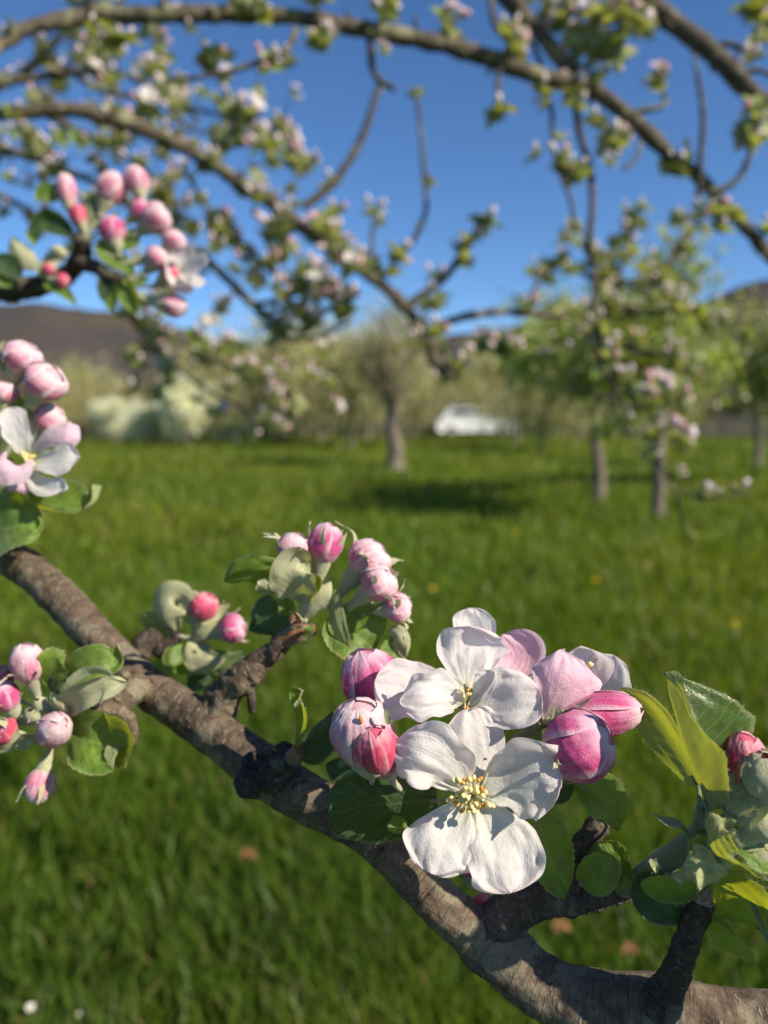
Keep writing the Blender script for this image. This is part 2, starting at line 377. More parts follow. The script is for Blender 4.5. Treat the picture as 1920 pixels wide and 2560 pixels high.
# ------------------------------------------------------------------ ground, hills, meadow grass
def gz(x, y):
    return .035*vnoise(np.stack([x*.5, y*.5, 0*x], -1)) + .10*vnoise(np.stack([x*.09+4, y*.09, 0*x], -1))*np.clip((y-4)/12, 0, 1)
def build_ground():
    ys = np.concatenate([np.linspace(-60, -2, 14), np.linspace(-1.5, 14, 90), np.linspace(14.5, 60, 70), np.geomspace(64, 5000, 40)])
    xs = np.concatenate([-np.geomspace(4000, 22, 30), np.linspace(-20, 20, 120), np.geomspace(22, 4000, 30)])
    X, Y = np.meshgrid(xs, ys, indexing='ij'); Z = gz(X, Y)
    b = Buf(); b.add(np.stack([X, Y, Z], -1), gridQ(len(xs), len(ys))[:, ::-1])
    m = N('meadow_soil'); ob = m.n('TexCoord').outputs['Object']
    c = m.ramp(m.noise(ob, .9, 5), [(.3, (.036, .062, .007)), (.5, (.060, .095, .009)), (.7, (.085, .115, .011))])
    c = m.mix(m.ramp(m.noise(ob, .35, 4), [(.55, 0), (.72, .6)]), c, (.10, .088, .025))
    mt = m.done(m.bsdf(c, .9, m.bump(m.noise(ob, 20, 4), .8, .05), .1))
    tag(part('meadow_ground', b, mt), kind='structure')
build_ground()

def build_hills():
    xs = np.linspace(-1500, 1500, 220); ys = np.linspace(420, 1300, 70); X, Y = np.meshgrid(xs, ys, indexing='ij')
    ctrl_u = np.array([-400, 0, 110, 220, 330, 430, 520, 600, 760, 950, 1150, 1320, 1500, 1700, 1850, 1960, 2300])
    ctrl_y = np.array([770, 778, 775, 790, 790, 815, 855, 882, 880, 872, 845, 815, 815, 790, 735, 715, 700])
    ux = 960 + X/Y*F; ridge = np.interp(ux, ctrl_u, ctrl_y)
    H = (1040-ridge)/F*850 + 1.25
    prof = np.clip((Y-420)/430, 0, 1); prof = prof*prof*(3-2*prof); back = np.clip((Y-850)/450, 0, 1)
    Z = -3 + (H+3)*prof*(1-.5*back) + 9*fbm(np.stack([X*.008, Y*.008, 0*X], -1), 4)*prof*.55 + 2.2*vnoise(np.stack([X*.08, Y*.08, 0*X], -1))*prof
    b = Buf(); b.add(np.stack([X, Y, Z], -1), gridQ(220, 70)[:, ::-1])
    m = N('bare_woodland'); ob = m.n('TexCoord').outputs['Object']
    c = m.ramp(m.noise(ob, .05, 6, .7), [(.3, (.045, .041, .044)), (.5, (.068, .060, .060)), (.7, (.085, .072, .062))])
    c = m.mix(m.ramp(m.noise(ob, .013, 4), [(.5, 0), (.7, .6)]), c, (.12, .10, .04))
    mt = m.done(m.bsdf(c, .95, m.bump(m.noise(ob, .25, 4), .8, 4.0), .05))
    tag(part('wooded_hills', b, mt), kind='structure')
build_hills()

def build_grass():
    n = 150000; g = np.random.default_rng(3)
    d = np.exp(g.uniform(math.log(.75), math.log(46), n)); th = g.uniform(-.78, .78, n)
    d = np.where(g.random(n) < .25, g.uniform(.8, 5, n), d)
    x = d*np.sin(th); y = d*np.cos(th)
    cl = fbm(np.stack([x*1.7, y*1.7, 0*x], -1), 3); cl2 = fbm(np.stack([x*.35+9, y*.35, 0*x], -1), 2)
    keep = g.random(n) < np.clip(.85+.35*cl, .3, 1); x, y, d, cl, cl2 = [q[keep] for q in (x, y, d, cl, cl2)]; n = len(x)
    z = gz(x, y); h = (.11+.08*g.random(n))*(1+.22*cl+.15*cl2); wd = (.0028+.0028*g.random(n))*np.maximum(1, d/3.5)
    broad = (g.random(n) < .10) & (d < 9); wd = np.where(broad, wd*4.2, wd); h = np.where(broad, h*.62, h)
    a = g.uniform(0, 6.283, n); lean = h*(.18+.55*g.random(n)**1.5); la = g.uniform(0, 6.283, n)
    sx, sy = np.cos(a), np.sin(a); lx, ly = np.cos(la)*lean, np.sin(la)*lean
    V = np.zeros((n, 5, 3))
    V[:, 0] = np.stack([x-sx*wd, y-sy*wd, z-.01], -1); V[:, 1] = np.stack([x+sx*wd, y+sy*wd, z-.01], -1)
    V[:, 2] = np.stack([x-sx*wd*.8+lx*.35, y-sy*wd*.8+ly*.35, z+h*.6], -1); V[:, 3] = np.stack([x+sx*wd*.8+lx*.35, y+sy*wd*.8+ly*.35, z+h*.6], -1)
    V[:, 4] = np.stack([x+lx, y+ly, z+h], -1)
    k = np.arange(n)*5; Q = np.stack([k, k+1, k+3, k+2], 1); T = np.stack([k+2, k+3, k+4], 1)
    base = np.array([.100, .162, .012]); yel = np.array([.175, .200, .016]); blu = np.array([.045, .100, .018]); dry = np.array([.24, .19, .07])
    f = np.clip(.5+.6*cl2+.3*g.normal(size=n), 0, 1)[:, None]; C = base*(1-f)+yel*f
    q = (np.clip(.3+.9*fbm(np.stack([x*.9+30, y*.9, 0*x], -1), 2), 0, 1)*np.clip(1-d/7, 0, 1))[:, None]; C = C*(1-q)+blu*q
    C = C*(.68+.6*g.random(n))[:, None]; C = np.where((g.random(n) < .035)[:, None], dry, C)
    b = Buf(); b.add(V.reshape(-1, 3), Q, T, None, np.repeat(C, 5, 0))
    tag(part('meadow_grass', b, GRS), 'green spring meadow grass with broad leaves and dry stalks', 'grass', kind='stuff')
build_grass()

# ------------------------------------------------------------------ orchard trees
def leafcards(b, pts, size, g, cols, wts, mat=0):
    n = len(pts); q = unit(g.normal(size=(n, 3))); r = unit(np.cross(q, g.normal(size=(n, 3)))); s_ = (size*(.5+g.random(n)))[:, None]
    nn = np.cross(q, r)
    V = np.stack([pts-q*s_, pts+r*s_*.5+nn*s_*.15, pts+q*s_, pts-r*s_*.5+nn*s_*.15], 1).reshape(-1, 3)
    ci = g.choice(len(cols), n, p=wts); C = np.asarray(cols)[ci]*(.65+.7*g.random(n))[:, None]
    b.add(V, np.arange(n*4).reshape(-1, 4), None, None, np.repeat(C, 4, 0), mat)

def tree_bufs(seed, H, th, tr, cr, nleaf, lsize, cols, wts, nmain=6, lean=0.0, droop=.2, twigs=1.0, clump=.16):
    """returns trunk buffer and crown buffer, base at the origin"""
    g = np.random.default_rng(seed); tb = Buf(); cb = Buf(); tips = []
    top = np.array([lean, 0, th])
    tube(tb, [(0, 0, -.1), (lean*.2+tr*.25, .02, th*.3), (lean*.7-tr*.2, -.01, th*.65), top], [tr*1.4, tr*1.02, tr*.95, tr*.92, tr*1.08], 14, 24, tr*.08, 3/tr*.22, seed)
    for k in range(nmain):
        az = k*6.283/nmain + g.uniform(-.35, .35); el = g.uniform(.25, 1.15) if k < nmain-1 else 1.35
        L = cr*(.85+.35*g.random()) if el < 1 else (H-th)*.9
        d = np.array([math.cos(az)*math.cos(el), math.sin(az)*math.cos(el), math.sin(el)])
        pts = [top-[0, 0, .04]]; p = top.copy(); dd = d.copy()
        for j in range(5):
            dd = unit(dd + g.normal(size=3)*.22 + np.array([0, 0, .10 if j < 2 else -droop*.3])); p = p + dd*L/5; pts.append(p.copy())
        rs = np.linspace(tr*.55, tr*.10, 6); tube(tb, pts, rs, 8, 22, tr*.05, 5, seed+k)
        P_ = catmull(pts, np.linspace(.22, 1, 7))
        for q in P_:
            for _ in range(2 if g.random() < .7 else 3):
                sd = unit(g.normal(size=3)*.9 + dd*.5 + np.array([0, 0, .35])); l2 = cr*.42*(.5+.8*g.random())
                m1 = q+sd*l2*.5+g.normal(size=3)*.05*cr; e = q+sd*l2+np.array([0, 0, -droop*l2*.3])
                tube(tb, [q, m1, e], [tr*.16, tr*.10, tr*.04], 5, 7)
                tips += list(catmull([q, m1, e], np.array([.35, .6, .8, 1.0])))
                for _ in range(int(2*twigs)):
                    s2 = unit(g.normal(size=3)+np.array([0, 0, .5])); l3 = l2*.4*(.4+g.random()); e2 = m1+s2*l3
                    tube(tb, [m1, (m1+e2)/2+g.normal(size=3)*.02, e2], [tr*.07, tr*.05, tr*.025], 4, 4); tips += [e2, (m1+e2)/2]
    tips = np.array(tips); tips = tips[tips[:, 2] > th*.75]; tips[:, 2] = np.minimum(tips[:, 2], H)
    wt = np.exp(g.normal(size=len(tips))*.9); wt /= wt.sum()
    c = tips[g.choice(len(tips), nleaf, p=wt)] + g.normal(size=(nleaf, 3))*clump*cr*.6
    leafcards(cb, c, lsize, g, cols, wts)
    return tb, cb

def tree(name, base, label, cat, group=None, **kw):
    tb, cb = tree_bufs(**kw); o = thing(name, base, label, cat, group); base = np.asarray(base, float)
    for bf, nm, mt in ((tb, 'trunk', BKT), (cb, 'crown', FOL)):
        for i in range(len(bf.V)): bf.V[i] = bf.V[i] + base
        part(nm, bf, mt, o, base)
    return o
def ground_at(px, d):
    x = (px-960)/F*d; y = d; return np.array([x, y, float(gz(np.array(x), np.array(y)))])
GREEN = [(.18, .225, .02), (.31, .36, .04), (.32, .37, .14), (.58, .59, .42), (.62, .46, .42)]
OLIVE = [(.30, .28, .10), (.42, .39, .19), (.58, .55, .36), (.18, .14, .09)]
WHITE = [(.80, .78, .72), (.66, .66, .55), (.30, .31, .17)]
BROWN = [(.10, .078, .055), (.15, .12, .075), (.17, .15, .07)]

tree('apple_tree', ground_at(1648, 9.3), 'leafy green apple tree at the right with a slim pale trunk and white blossom', 'tree',
     seed=5, H=3.05, th=1.3, tr=.074, cr=1.6, nleaf=8500, lsize=.046, cols=GREEN, wts=[.28, .34, .20, .15, .03], nmain=8, droop=.5, clump=.10)
tree('apple_tree', ground_at(1500, 11.6), 'green apple tree whose slightly leaning pale trunk stands left of the leafy right hand tree', 'tree',
     seed=9, H=3.2, th=1.45, tr=.088, cr=1.6, nleaf=7500, lsize=.048, cols=GREEN, wts=[.28, .34, .20, .15, .03], nmain=7, lean=-.1, droop=.5, clump=.10)
tree('apple_tree', ground_at(1960, 13.5), 'leafy green apple tree half cut off by the right edge behind the slim trunked one', 'tree',
     seed=6, H=3.1, th=1.4, tr=.09, cr=1.5, nleaf=7500, lsize=.046, cols=GREEN, wts=[.32, .30, .19, .15, .04], nmain=7, droop=.6, clump=.15)
tree('orchard_tree', ground_at(985, 18.6), 'half bare orchard tree with a stout straight trunk in the middle of the meadow', 'tree',
     seed=12, H=3.7, th=1.45, tr=.185, cr=1.9, nleaf=7000, lsize=.034, cols=OLIVE, wts=[.3, .35, .25, .1], nmain=8, droop=.1)
tree('orchard_tree', ground_at(1893, 20), 'dark bare orchard tree with a thin trunk at the right edge', 'tree',
     seed=15, H=3.4, th=1.7, tr=.10, cr=1.9, nleaf=5200, lsize=.032, cols=BROWN, wts=[.45, .35, .2], nmain=8, droop=.4, twigs=2)
tree('cherry_tree', ground_at(470, 31), 'small tree in full white blossom left of the middle before the fence', 'tree',
     seed=18, H=2.7, th=.6, tr=.07, cr=1.5, nleaf=15000, lsize=.06, cols=WHITE, wts=[.66, .28, .06], nmain=7, droop=.1)

for cx_, cd_, ch_, sd_, lb_ in [(395, 33, 2.3, 19, 'low tree in white blossom left of the larger white blossoming tree'), (555, 34, 2.5, 20, 'low tree in white blossom right of the larger white blossoming tree'), (285, 36, 2.0, 21, 'small white blossoming bush farthest left in the blossoming group')]:
    tree('cherry_tree', ground_at(cx_, cd_), lb_, 'tree', seed=sd_, H=ch_, th=.5, tr=.06, cr=1.35, nleaf=9000, lsize=.06, cols=WHITE, wts=[.62, .30, .08], nmain=7, droop=.1)
def variant(seed, cols, wts, **kw):
    tb, cb = tree_bufs(seed=seed, cols=cols, wts=wts, **kw)
    return tb.mesh('trunk', [BKT]), cb.mesh('crown', [FOL])
VAR = [variant(31, OLIVE, [.28, .37, .27, .08], H=4.2, th=1.35, tr=.10, cr=2.2, nleaf=8000, lsize=.07, nmain=7, clump=.3),
       variant(32, OLIVE, [.18, .28, .34, .20], H=3.9, th=1.3, tr=.10, cr=2.2, nleaf=7500, lsize=.07, nmain=6, clump=.32),
       variant(33, BROWN, [.4, .35, .25], H=4.4, th=.8, tr=.12, cr=2.3, nleaf=7500, lsize=.07, nmain=8, twigs=2)]
def far_tree(name, px, d, v, s, rot, label, group):
    p = ground_at(px, d); o = thing(name, p, label, 'tree', group)
    for me, nm in zip(VAR[v], ('trunk', 'crown')): place(nm, me, o, p, Quaternion((0, 0, 1), rot), s)
gg = np.random.default_rng(40)
for px, d, v, s in [(-60, 40, 1, .95), (150, 42, 0, .9), (300, 44, 1, .85), (590, 38, 0, 1.2), (700, 33, 1, 1.22), (800, 38, 1, 1.4), (880, 31, 0, 1.15),
                    (1030, 33, 1, .85), (1175, 58, 0, 1.6), (1290, 34, 1, 1.15), (500, 45, 1, 1.25), (660, 46, 0, 1.3), (760, 44, 1, 1.2), (920, 44, 0, 1.25), (1400, 46, 1, 1.3), (210, 46, 1, 1.1), (1560, 45, 0, 1.2), (1700, 44, 1, 1.2), (1350, 27, 0, .72), (1450, 36, 1, .95), (1960, 40, 1, 1.0)]:
    far_tree('orchard_tree', px, d, v, s, gg.uniform(0, 6), 'pale olive orchard tree coming into bloom in the row before the paling fence', 'olive orchard trees before the fence')
for px, d, s in [(-150, 60, 1.3), (60, 58, 1.2), (230, 64, 1.4), (390, 60, 1.2), (560, 66, 1.35), (720, 62, 1.2), (960, 62, 1.25), (1180, 70, 1.3), (1390, 58, 1.2), (1530, 62, 1.35), (1680, 58, 1.3), (1800, 60, 1.3), (1930, 57, 1.4), (2080, 60, 1.3)]:
    far_tree('bare_tree', px, d, 2, s, gg.uniform(0, 6), 'brown bare tree standing behind the paling fence', 'bare trees behind the fence')

# ------------------------------------------------------------------ paling fence and parked van
def box(b, c, sz, mat=0, rz=0.0, C=None, bev=0):
    h = np.asarray(sz)/2; V = np.array([(x, y, z) for x in (-1, 1) for y in (-1, 1) for z in (-1, 1)])*h
    c_, s_ = math.cos(rz), math.sin(rz); V = V @ np.array([[c_, s_, 0], [-s_, c_, 0], [0, 0, 1]])
    b.add(V+np.asarray(c), [(0, 1, 3, 2), (4, 6, 7, 5), (0, 4, 5, 1), (2, 3, 7, 6), (0, 2, 6, 4), (1, 5, 7, 3)], None, None, C, mat)
FEN = flat('weathered_wood', (.06, .052, .050), (.13, .115, .108), 3, .85, .3, .01)
def build_fence():
    Y = 48.0; o = thing('paling_fence', (0, Y, 0), 'long weathered grey brown paling fence along the far end of the meadow', 'fence')
    b = Buf(); g = np.random.default_rng(2)
    for x in np.arange(-30, 30, .155):
        z = float(gz(np.array(x), np.array(Y))); h = 1.28+g.uniform(-.06, .06); k = g.uniform(.6, 1.3)
        c = (x+g.uniform(-.01, .01), Y, z+h/2)
        V = np.array([(-.052, 0, -h/2), (.052, 0, -h/2), (.052, 0, h/2-.07), (0, 0, h/2), (-.052, 0, h/2-.07)])
        V = np.vstack([V+[0, -.011, 0], V+[0, .011, 0]])+np.asarray(c)
        b.add(V, [(0, 1, 6, 5), (1, 2, 7, 6), (2, 3, 8, 7), (3, 4, 9, 8), (4, 0, 5, 9), (0, 4, 2, 1), (5, 6, 7, 9)], [(4, 3, 2), (9, 7, 8)])
    part('paling_panel', b, FEN, o, (0, Y, 0), False)
    for hz in (.35, .95):
        b = Buf(); box(b, (0, Y+.045, hz), (60, .05, .08)); part('rail', b, FEN, o, (0, Y+.04, hz), False)
    for x in np.arange(-29, 30, 2.5):
        b = Buf(); box(b, (x, Y+.13, .68), (.11, .11, 1.46)); part('post', b, FEN, o, (x, Y+.13, 0), False)
build_fence()

def build_van():
    d = 46.6; base = ground_at(1186, d); base[2] = .02
    o = thing('parked_van', base, 'white van parked beside the paling fence right of the stout bare trunk', 'van')
    paint = flat('white_paint', (.78, .79, .80), (.82, .82, .83), 2, .3, .02, .01, .5); dark = flat('dark_glass', (.02, .024, .03), (.04, .045, .05), 1, .1, 0, .01, .6)
    rub = flat('rubber', (.02, .02, .02), (.03, .03, .03), 8, .9); steel = flat('wheel_steel', (.35, .35, .36), (.45, .45, .46), 8, .4)
    prof = np.array([(-2.3, .32), (2.15, .32), (2.32, .5), (2.33, .85), (2.22, 1.02), (1.98, 1.2), (1.55, 1.76), (1.3, 1.84), (-2.1, 1.84), (-2.27, 1.75), (-2.34, .9), (-2.36, .45)])
    b = Buf(); n = len(prof)
    lay = [(-.92, .97), (-.99, 1.0), (.99, 1.0), (.92, .97)]; V = []
    for yy, s_ in lay:
        cen = np.array([0, 1.05]); q = cen+(prof-cen)*s_; V.append(np.stack([q[:, 0], np.full(n, yy), q[:, 1]], 1))
    V = np.vstack(V)*np.array([-1, 1, 1])+base
    Q = [(l*n+i, l*n+(i+1) % n, (l+1)*n+(i+1) % n, (l+1)*n+i) for l in range(3) for i in range(n)]
    cen = np.vstack([V[:n].mean(0), V[3*n:].mean(0)]); k = len(V); V = np.vstack([V, cen])
    T = [(k, (i+1) % n, i) for i in range(n)] + [(k+1, 3*n+i, 3*n+(i+1) % n) for i in range(n)]
    b.add(V, Q, T); part('body', b, paint, o, base, False)
    for (x0, x1) in ((-.95, .05), (.25, 1.4), (-2.05, -1.15)):
        b = Buf(); box(b, base+np.array([-(x0+x1)/2, -1.0, 1.48]), (x1-x0, .03, .28)); part('window', b, dark, o, None, False)
    for x in (-1.5, 1.45):
        for yy in (-.86, .86):
            c = base+np.array([-x, yy, .33]); b = Buf(); tube(b, [c-[0, .1, 0], c+[0, .1, 0]], [.33, .33], 24, 4); wv = part('wheel', b, rub, o, c)
            b = Buf(); s_ = -1 if yy < 0 else 1; tube(b, [c+[0, .09*s_, 0], c+[0, .112*s_, 0]], [.2, .18], 20, 3); part('rim', b, steel, wv, c)
    for yy in (-.7, .7):
        b = Buf(); blob(b, base+np.array([-2.3, yy, .78]), (.06, .16, .1)); part('headlight', b, steel, o)
build_van()

# ------------------------------------------------------------------ blossom tufts for the blurred branches
LT = leaf_mat('leaf_pale', (.17, .24, .045), (.38, .40, .20), (.52, .55, .09), .45, .6)
def make_tuft(seed, nl, nb, nf, young):
    g = np.random.default_rng(seed); b = Buf()
    for k in range(nl):
        az = k*2.4+g.uniform(-.3, .3); el = g.uniform(.0, .9); L = g.uniform(.013, .024)
        d = np.array([math.cos(az)*math.cos(el), math.sin(az)*math.cos(el), math.sin(el)]); up = np.array([0, 0, 1.0])
        patch(b, [d*.002, d*L*.5+up*.003, d*L+up*g.uniform(-.004, .006)], L*.33, L*.33, unit(up-d*np.dot(up, d)+1e-3), .35, 0, 7, 5, prof_leaf, mat=0 if g.random() > young else 1)
    for k in range(nb):
        az = k*2.2+g.uniform(0, 1); r = g.uniform(.004, .013); top = np.array([math.cos(az)*r, math.sin(az)*r, g.uniform(.010, .021)])
        tube(b, [(0, 0, 0), top*.55, top], [.0009, .0008, .0012], 5, 5, mat=5, cap=False)
        ax = unit(top+np.array([0, 0, .01])); blob(b, top+ax*.0038, (.0038, .0038, .0055), ax, 8, 7, mat=int(g.choice([2, 2, 3])))
        blob(b, top, (.0024, .0024, .003), ax, 6, 5, mat=5)
    for k in range(nf):
        az = g.uniform(0, 6.28); c = np.array([math.cos(az)*.007, math.sin(az)*.007, .017]); ax = unit(c*np.array([1, 1, .6])); u = unit(np.cross(ax, [.3, .2, .9])); v = np.cross(ax, u)
        for j in range(5):
            dr = u*math.cos(j*1.2566)+v*math.sin(j*1.2566); patch(b, [c+dr*.001, c+dr*.006+ax*.002, c+dr*.011+ax*.005], .0055, .0055, ax, .3, 0, 7, 5, mat=4)
    return b.mesh('blossom_tuft', [LY, LT, PL, PR, PW, FZ])
TUFTS = [make_tuft(1, 9, 3, 0, .8), make_tuft(2, 9, 3, 1, .8), make_tuft(3, 8, 5, 0, .9), make_tuft(4, 9, 2, 0, .7), make_tuft(5, 11, 1, 0, .8), make_tuft(6, 8, 3, 1, .8), make_tuft(7, 6, 0, 0, .8)]
TR = .021
def tuft(parent, pos, size, g, kinds=(0, 1, 2, 3, 4, 5), up=None):
    up = unit(np.array([0, 0, 1.0]) + g.normal(size=3)*.55) if up is None else unit(np.asarray(up)+g.normal(size=3)*.2)
    q = Vector(up).to_track_quat('Z', 'Y') @ Quaternion((0, 0, 1), g.uniform(0, 6.28))
    place('blossom_tuft', TUFTS[int(g.choice(kinds))], parent, pos, q, size/TR)

AK = [0, 1, 2, 3, 4, 4, 3, 0, 5, 4]
def over_branch(label, limbs, tufts=(), along=(), seed=0, mat=None, cat='branch', group=None, name='apple_branch'):
    """limbs: list of (kind, [(px,py,d)...], [width px...]); tufts: (px,py,d,size px); along: (limb index, count, size px, spread px)"""
    g = np.random.default_rng(seed); mat = mat or BKO
    p0 = P(*limbs[0][1][0]); o = thing(name, p0, label, cat, group); S = []
    for i, (nm, pts, wpx) in enumerate(limbs):
        W = [P(*p) for p in pts]; dd = np.interp(np.linspace(0, 1, len(wpx)), np.linspace(0, 1, len(pts)), [p[2] for p in pts])
        r = np.asarray(wpx)*.43*dd/F; b = Buf(); ln = sum(np.linalg.norm(W[k+1]-W[k]) for k in range(len(W)-1))
        bumps = [(W[0]+(W[-1]-W[0])*g.random(), r.mean()*1.6, r.mean()*.3) for _ in range(3)]
        S.append(tube(b, W, r, 16, max(12, int(ln/.006)), r.mean()*.22, .5/r.mean(), seed+i, bumps=bumps)); part(nm, b, mat, o, W[0])
        if nm == 'limb':
            for _ in range(int(ln/.05)):               # short spurs give the limb its knobbly outline
                k = g.integers(2, len(S[-1])-2); dr = unit(g.normal(size=3)); bb = Buf(); q = S[-1][k]
                tube(bb, [q, q+dr*r.mean()*1.7, q+dr*r.mean()*2.3+np.array([0, 0, .004])], [r.mean()*.4, r.mean()*.26, r.mean()*.2], 6, 5, r.mean()*.05, 300); part('spur', bb, mat, o, q)
    for tf in tufts:
        px, py, d, s_ = tf[:4]; kinds = tf[4] if len(tf) > 4 else (0, 1, 2, 3, 4, 5)
        tuft(o, P(px, py, d), s_*.64*d/F, g, kinds)
        if s_ > 62 and not group: tuft(o, P(px+g.uniform(-26, 26), py+g.uniform(-8, 30), d+.01), s_*.5*d/F, g, (4, 0, 3))
    for li, cnt, s_, spread in along:
        for _ in range(cnt):
            k = g.integers(len(S[li])//8, len(S[li])); q = S[li][k]; d = float(np.dot(q-CAM, FW))
            off = g.normal(size=3)*spread*d/F*.6
            tuft(o, q+off, s_*.5*d/F*(.7+.6*g.random()), g, AK)
            if np.linalg.norm(off) > .012:
                bb = Buf(); tube(bb, [q, q+off*.6+g.normal(size=3)*.004, q+off], [.0016, .0013, .0011], 5, 6, .0003, 400); part('twig', bb, mat, o, q)
    return o
c5 = lambda x, y, d: (x/1.659, y/1.659, d)
c6 = lambda x, y, d: (920+x/1.659, y/1.659, d)
c7 = lambda x, y, d: (x/1.659, 700+y/1.659, d)
c8 = lambda x, y, d: (920+x/1.659, 600+y/1.659, d)

over_branch('thick arching branch crossing the whole top of the view and bending down at the right', [
    ('limb', [(-60, 150, .95), (0, 112, 1.0), (90, 62, 1.02), (230, 42, 1.05), (405, 36, 1.05), (560, 36, 1.08), (740, 44, 1.1), (985, 88, 1.12), (1170, 128, 1.15), (1330, 185, 1.18), (1470, 220, 1.2), (1560, 280, 1.2), (1660, 375, 1.22), (1760, 455, 1.25), (1850, 555, 1.27), (1960, 680, 1.3)], [46, 44, 46, 48, 50, 40, 36]),
    ('twig', [c5(1230, 120, 1.09), c5(1180, 210, 1.09), c5(1010, 280, 1.1), c5(820, 320, 1.1), c5(690, 330, 1.1)], [20, 16, 10]),
    ('twig', [c6(0, 110, 1.12), c6(10, 200, 1.12), c6(20, 290, 1.12), c6(60, 340, 1.11), c6(110, 370, 1.1)], [22, 20, 16]),
    ('twig', [c6(540, 290, 1.17), c6(540, 380, 1.16), c6(550, 440, 1.15)], [16, 12]),
    ('twig', [c5(690, 60, 1.05), c5(680, 20, 1.04), c5(678, -40, 1.04)], [22, 18]),
    ('twig', [c5(390, 70, 1.04), c5(378, 20, 1.04), c5(360, -40, 1.03)], [20, 16]),
    ('twig', [c5(430, 70, 1.04), c5(480, 30, 1.05), c5(530, -30, 1.05)], [16, 12]),
    ('twig', [c6(850, 370, 1.2), c6(880, 560, 1.21), c6(920, 700, 1.22), c6(930, 850, 1.22), c6(920, 1000, 1.23), c6(940, 1130, 1.25), c8(935, 340, 1.25), c8(970, 500, 1.25), c8(1060, 680, 1.22), c8(1130, 790, 1.2), c8(1230, 960, 1.18), c8(1280, 1070, 1.15), c8(1310, 1190, 1.13), c8(1350, 1270, 1.12)], [22, 20, 18, 14, 10, 9, 6]),
    ('twig', [c6(760, 430, 1.2), c6(770, 600, 1.2), c6(790, 700, 1.19), c6(840, 830, 1.19), c6(860, 930, 1.2), c6(915, 985, 1.22)], [14, 12, 8]),
    ('twig', [c8(1280, 1040, 1.15), c8(1390, 1070, 1.12), c8(1480, 1070, 1.1), c8(1560, 1050, 1.1)], [8, 6]),
    ('twig', [c6(1100, 470, 1.21), c6(1160, 455, 1.2), c6(1230, 435, 1.2), c6(1225, 380, 1.2)], [18, 14]),
    ('twig', [c6(1400, 800, 1.23), c6(1480, 780, 1.22), c6(1550, 720, 1.21), c6(1590, 620, 1.2)], [20, 16]),
    ('twig', [c6(1130, 590, 1.21), c6(1110, 660, 1.2), c6(1060, 700, 1.19)], [14, 10]),
    ('twig', [c6(1370, 820, 1.22), c6(1380, 650, 1.2), c6(1390, 480, 1.19), c6(1370, 330, 1.18), c6(1350, 220, 1.17)], [18, 16, 8])],
    [c6(60, 40, 1.1)+(75,), c6(310, 110, 1.14)+(80,), c6(330, 60, 1.14)+(40, (2,)), c6(560, 480, 1.15)+(75, (4,)), c6(820, 690, 1.19)+(80,), c6(840, 740, 1.19)+(80, (4,)), c6(700, 660, 1.19)+(55, (4,)), c6(1010, 620, 1.2)+(85,), c6(1040, 570, 1.2)+(60, (0, 2)), c6(850, 420, 1.19)+(95, (5, 3)), c6(720, 400, 1.19)+(70,),
     c6(960, 350, 1.2)+(65,), c6(950, 520, 1.2)+(60,), c6(1220, 350, 1.2)+(70, (2, 5)), c6(1320, 690, 1.22)+(75,), c6(1270, 670, 1.22)+(60,), c6(1420, 900, 1.24)+(70,), c6(1500, 900, 1.24)+(70,), c6(1470, 970, 1.24)+(60, (4,)), c6(1590, 500, 1.2)+(90, (5, 3)), c6(1560, 580, 1.2)+(75, (4,)), c6(1650, 560, 1.2)+(80,), c6(1640, 980, 1.27)+(60,), c6(1000, 690, 1.2)+(50,),
     c6(560, 170, 1.14)+(80, (4, 0)), c6(620, 210, 1.15)+(70,), c6(600, 130, 1.15)+(60,), c6(790, 580, 1.19)+(40, (4,)),
     c5(440, 150, 1.04)+(70,), c5(370, 140, 1.03)+(55,), c5(620, 130, 1.05)+(60,), c5(740, 100, 1.07)+(55,), c5(1280, 180, 1.09)+(55,), c5(1350, 200, 1.09)+(75, (1, 3)), c5(1110, 280, 1.1)+(70,), c5(1210, 280, 1.1)+(60, (0, 2)), c5(890, 280, 1.1)+(80,), c5(950, 260, 1.1)+(50,), c5(1030, 20, 1.05)+(90,), c5(1310, 20, 1.08)+(85,), c5(1600, 40, 1.1)+(80,), c5(1590, 230, 1.11)+(45,), c5(800, 140, 1.07)+(45,), c5(520, 180, 1.04)+(70,),
     c8(1180, 650, 1.2)+(90, (5, 3)), c8(1120, 640, 1.2)+(55,), c8(1270, 850, 1.18)+(85,), c8(1200, 820, 1.19)+(70, (4,)), c8(1120, 760, 1.2)+(50,), c8(1275, 970, 1.17)+(34, (2,)), c8(1400, 1075, 1.12)+(55, (4, 1)), c8(1475, 1050, 1.1)+(40, (4,)), c8(1545, 1050, 1.1)+(50, (2,)), c8(1310, 670, 1.2)+(70,), c8(1160, 880, 1.18)+(45, (4,)), c8(1330, 1225, 1.12)+(35, (6,)), c8(1080, 590, 1.23)+(60,),
     c8(880, 310, 1.25)+(50, (2,)), c8(1000, 520, 1.25)+(75,), c8(960, 380, 1.25)+(70, (4,))], seed=50)

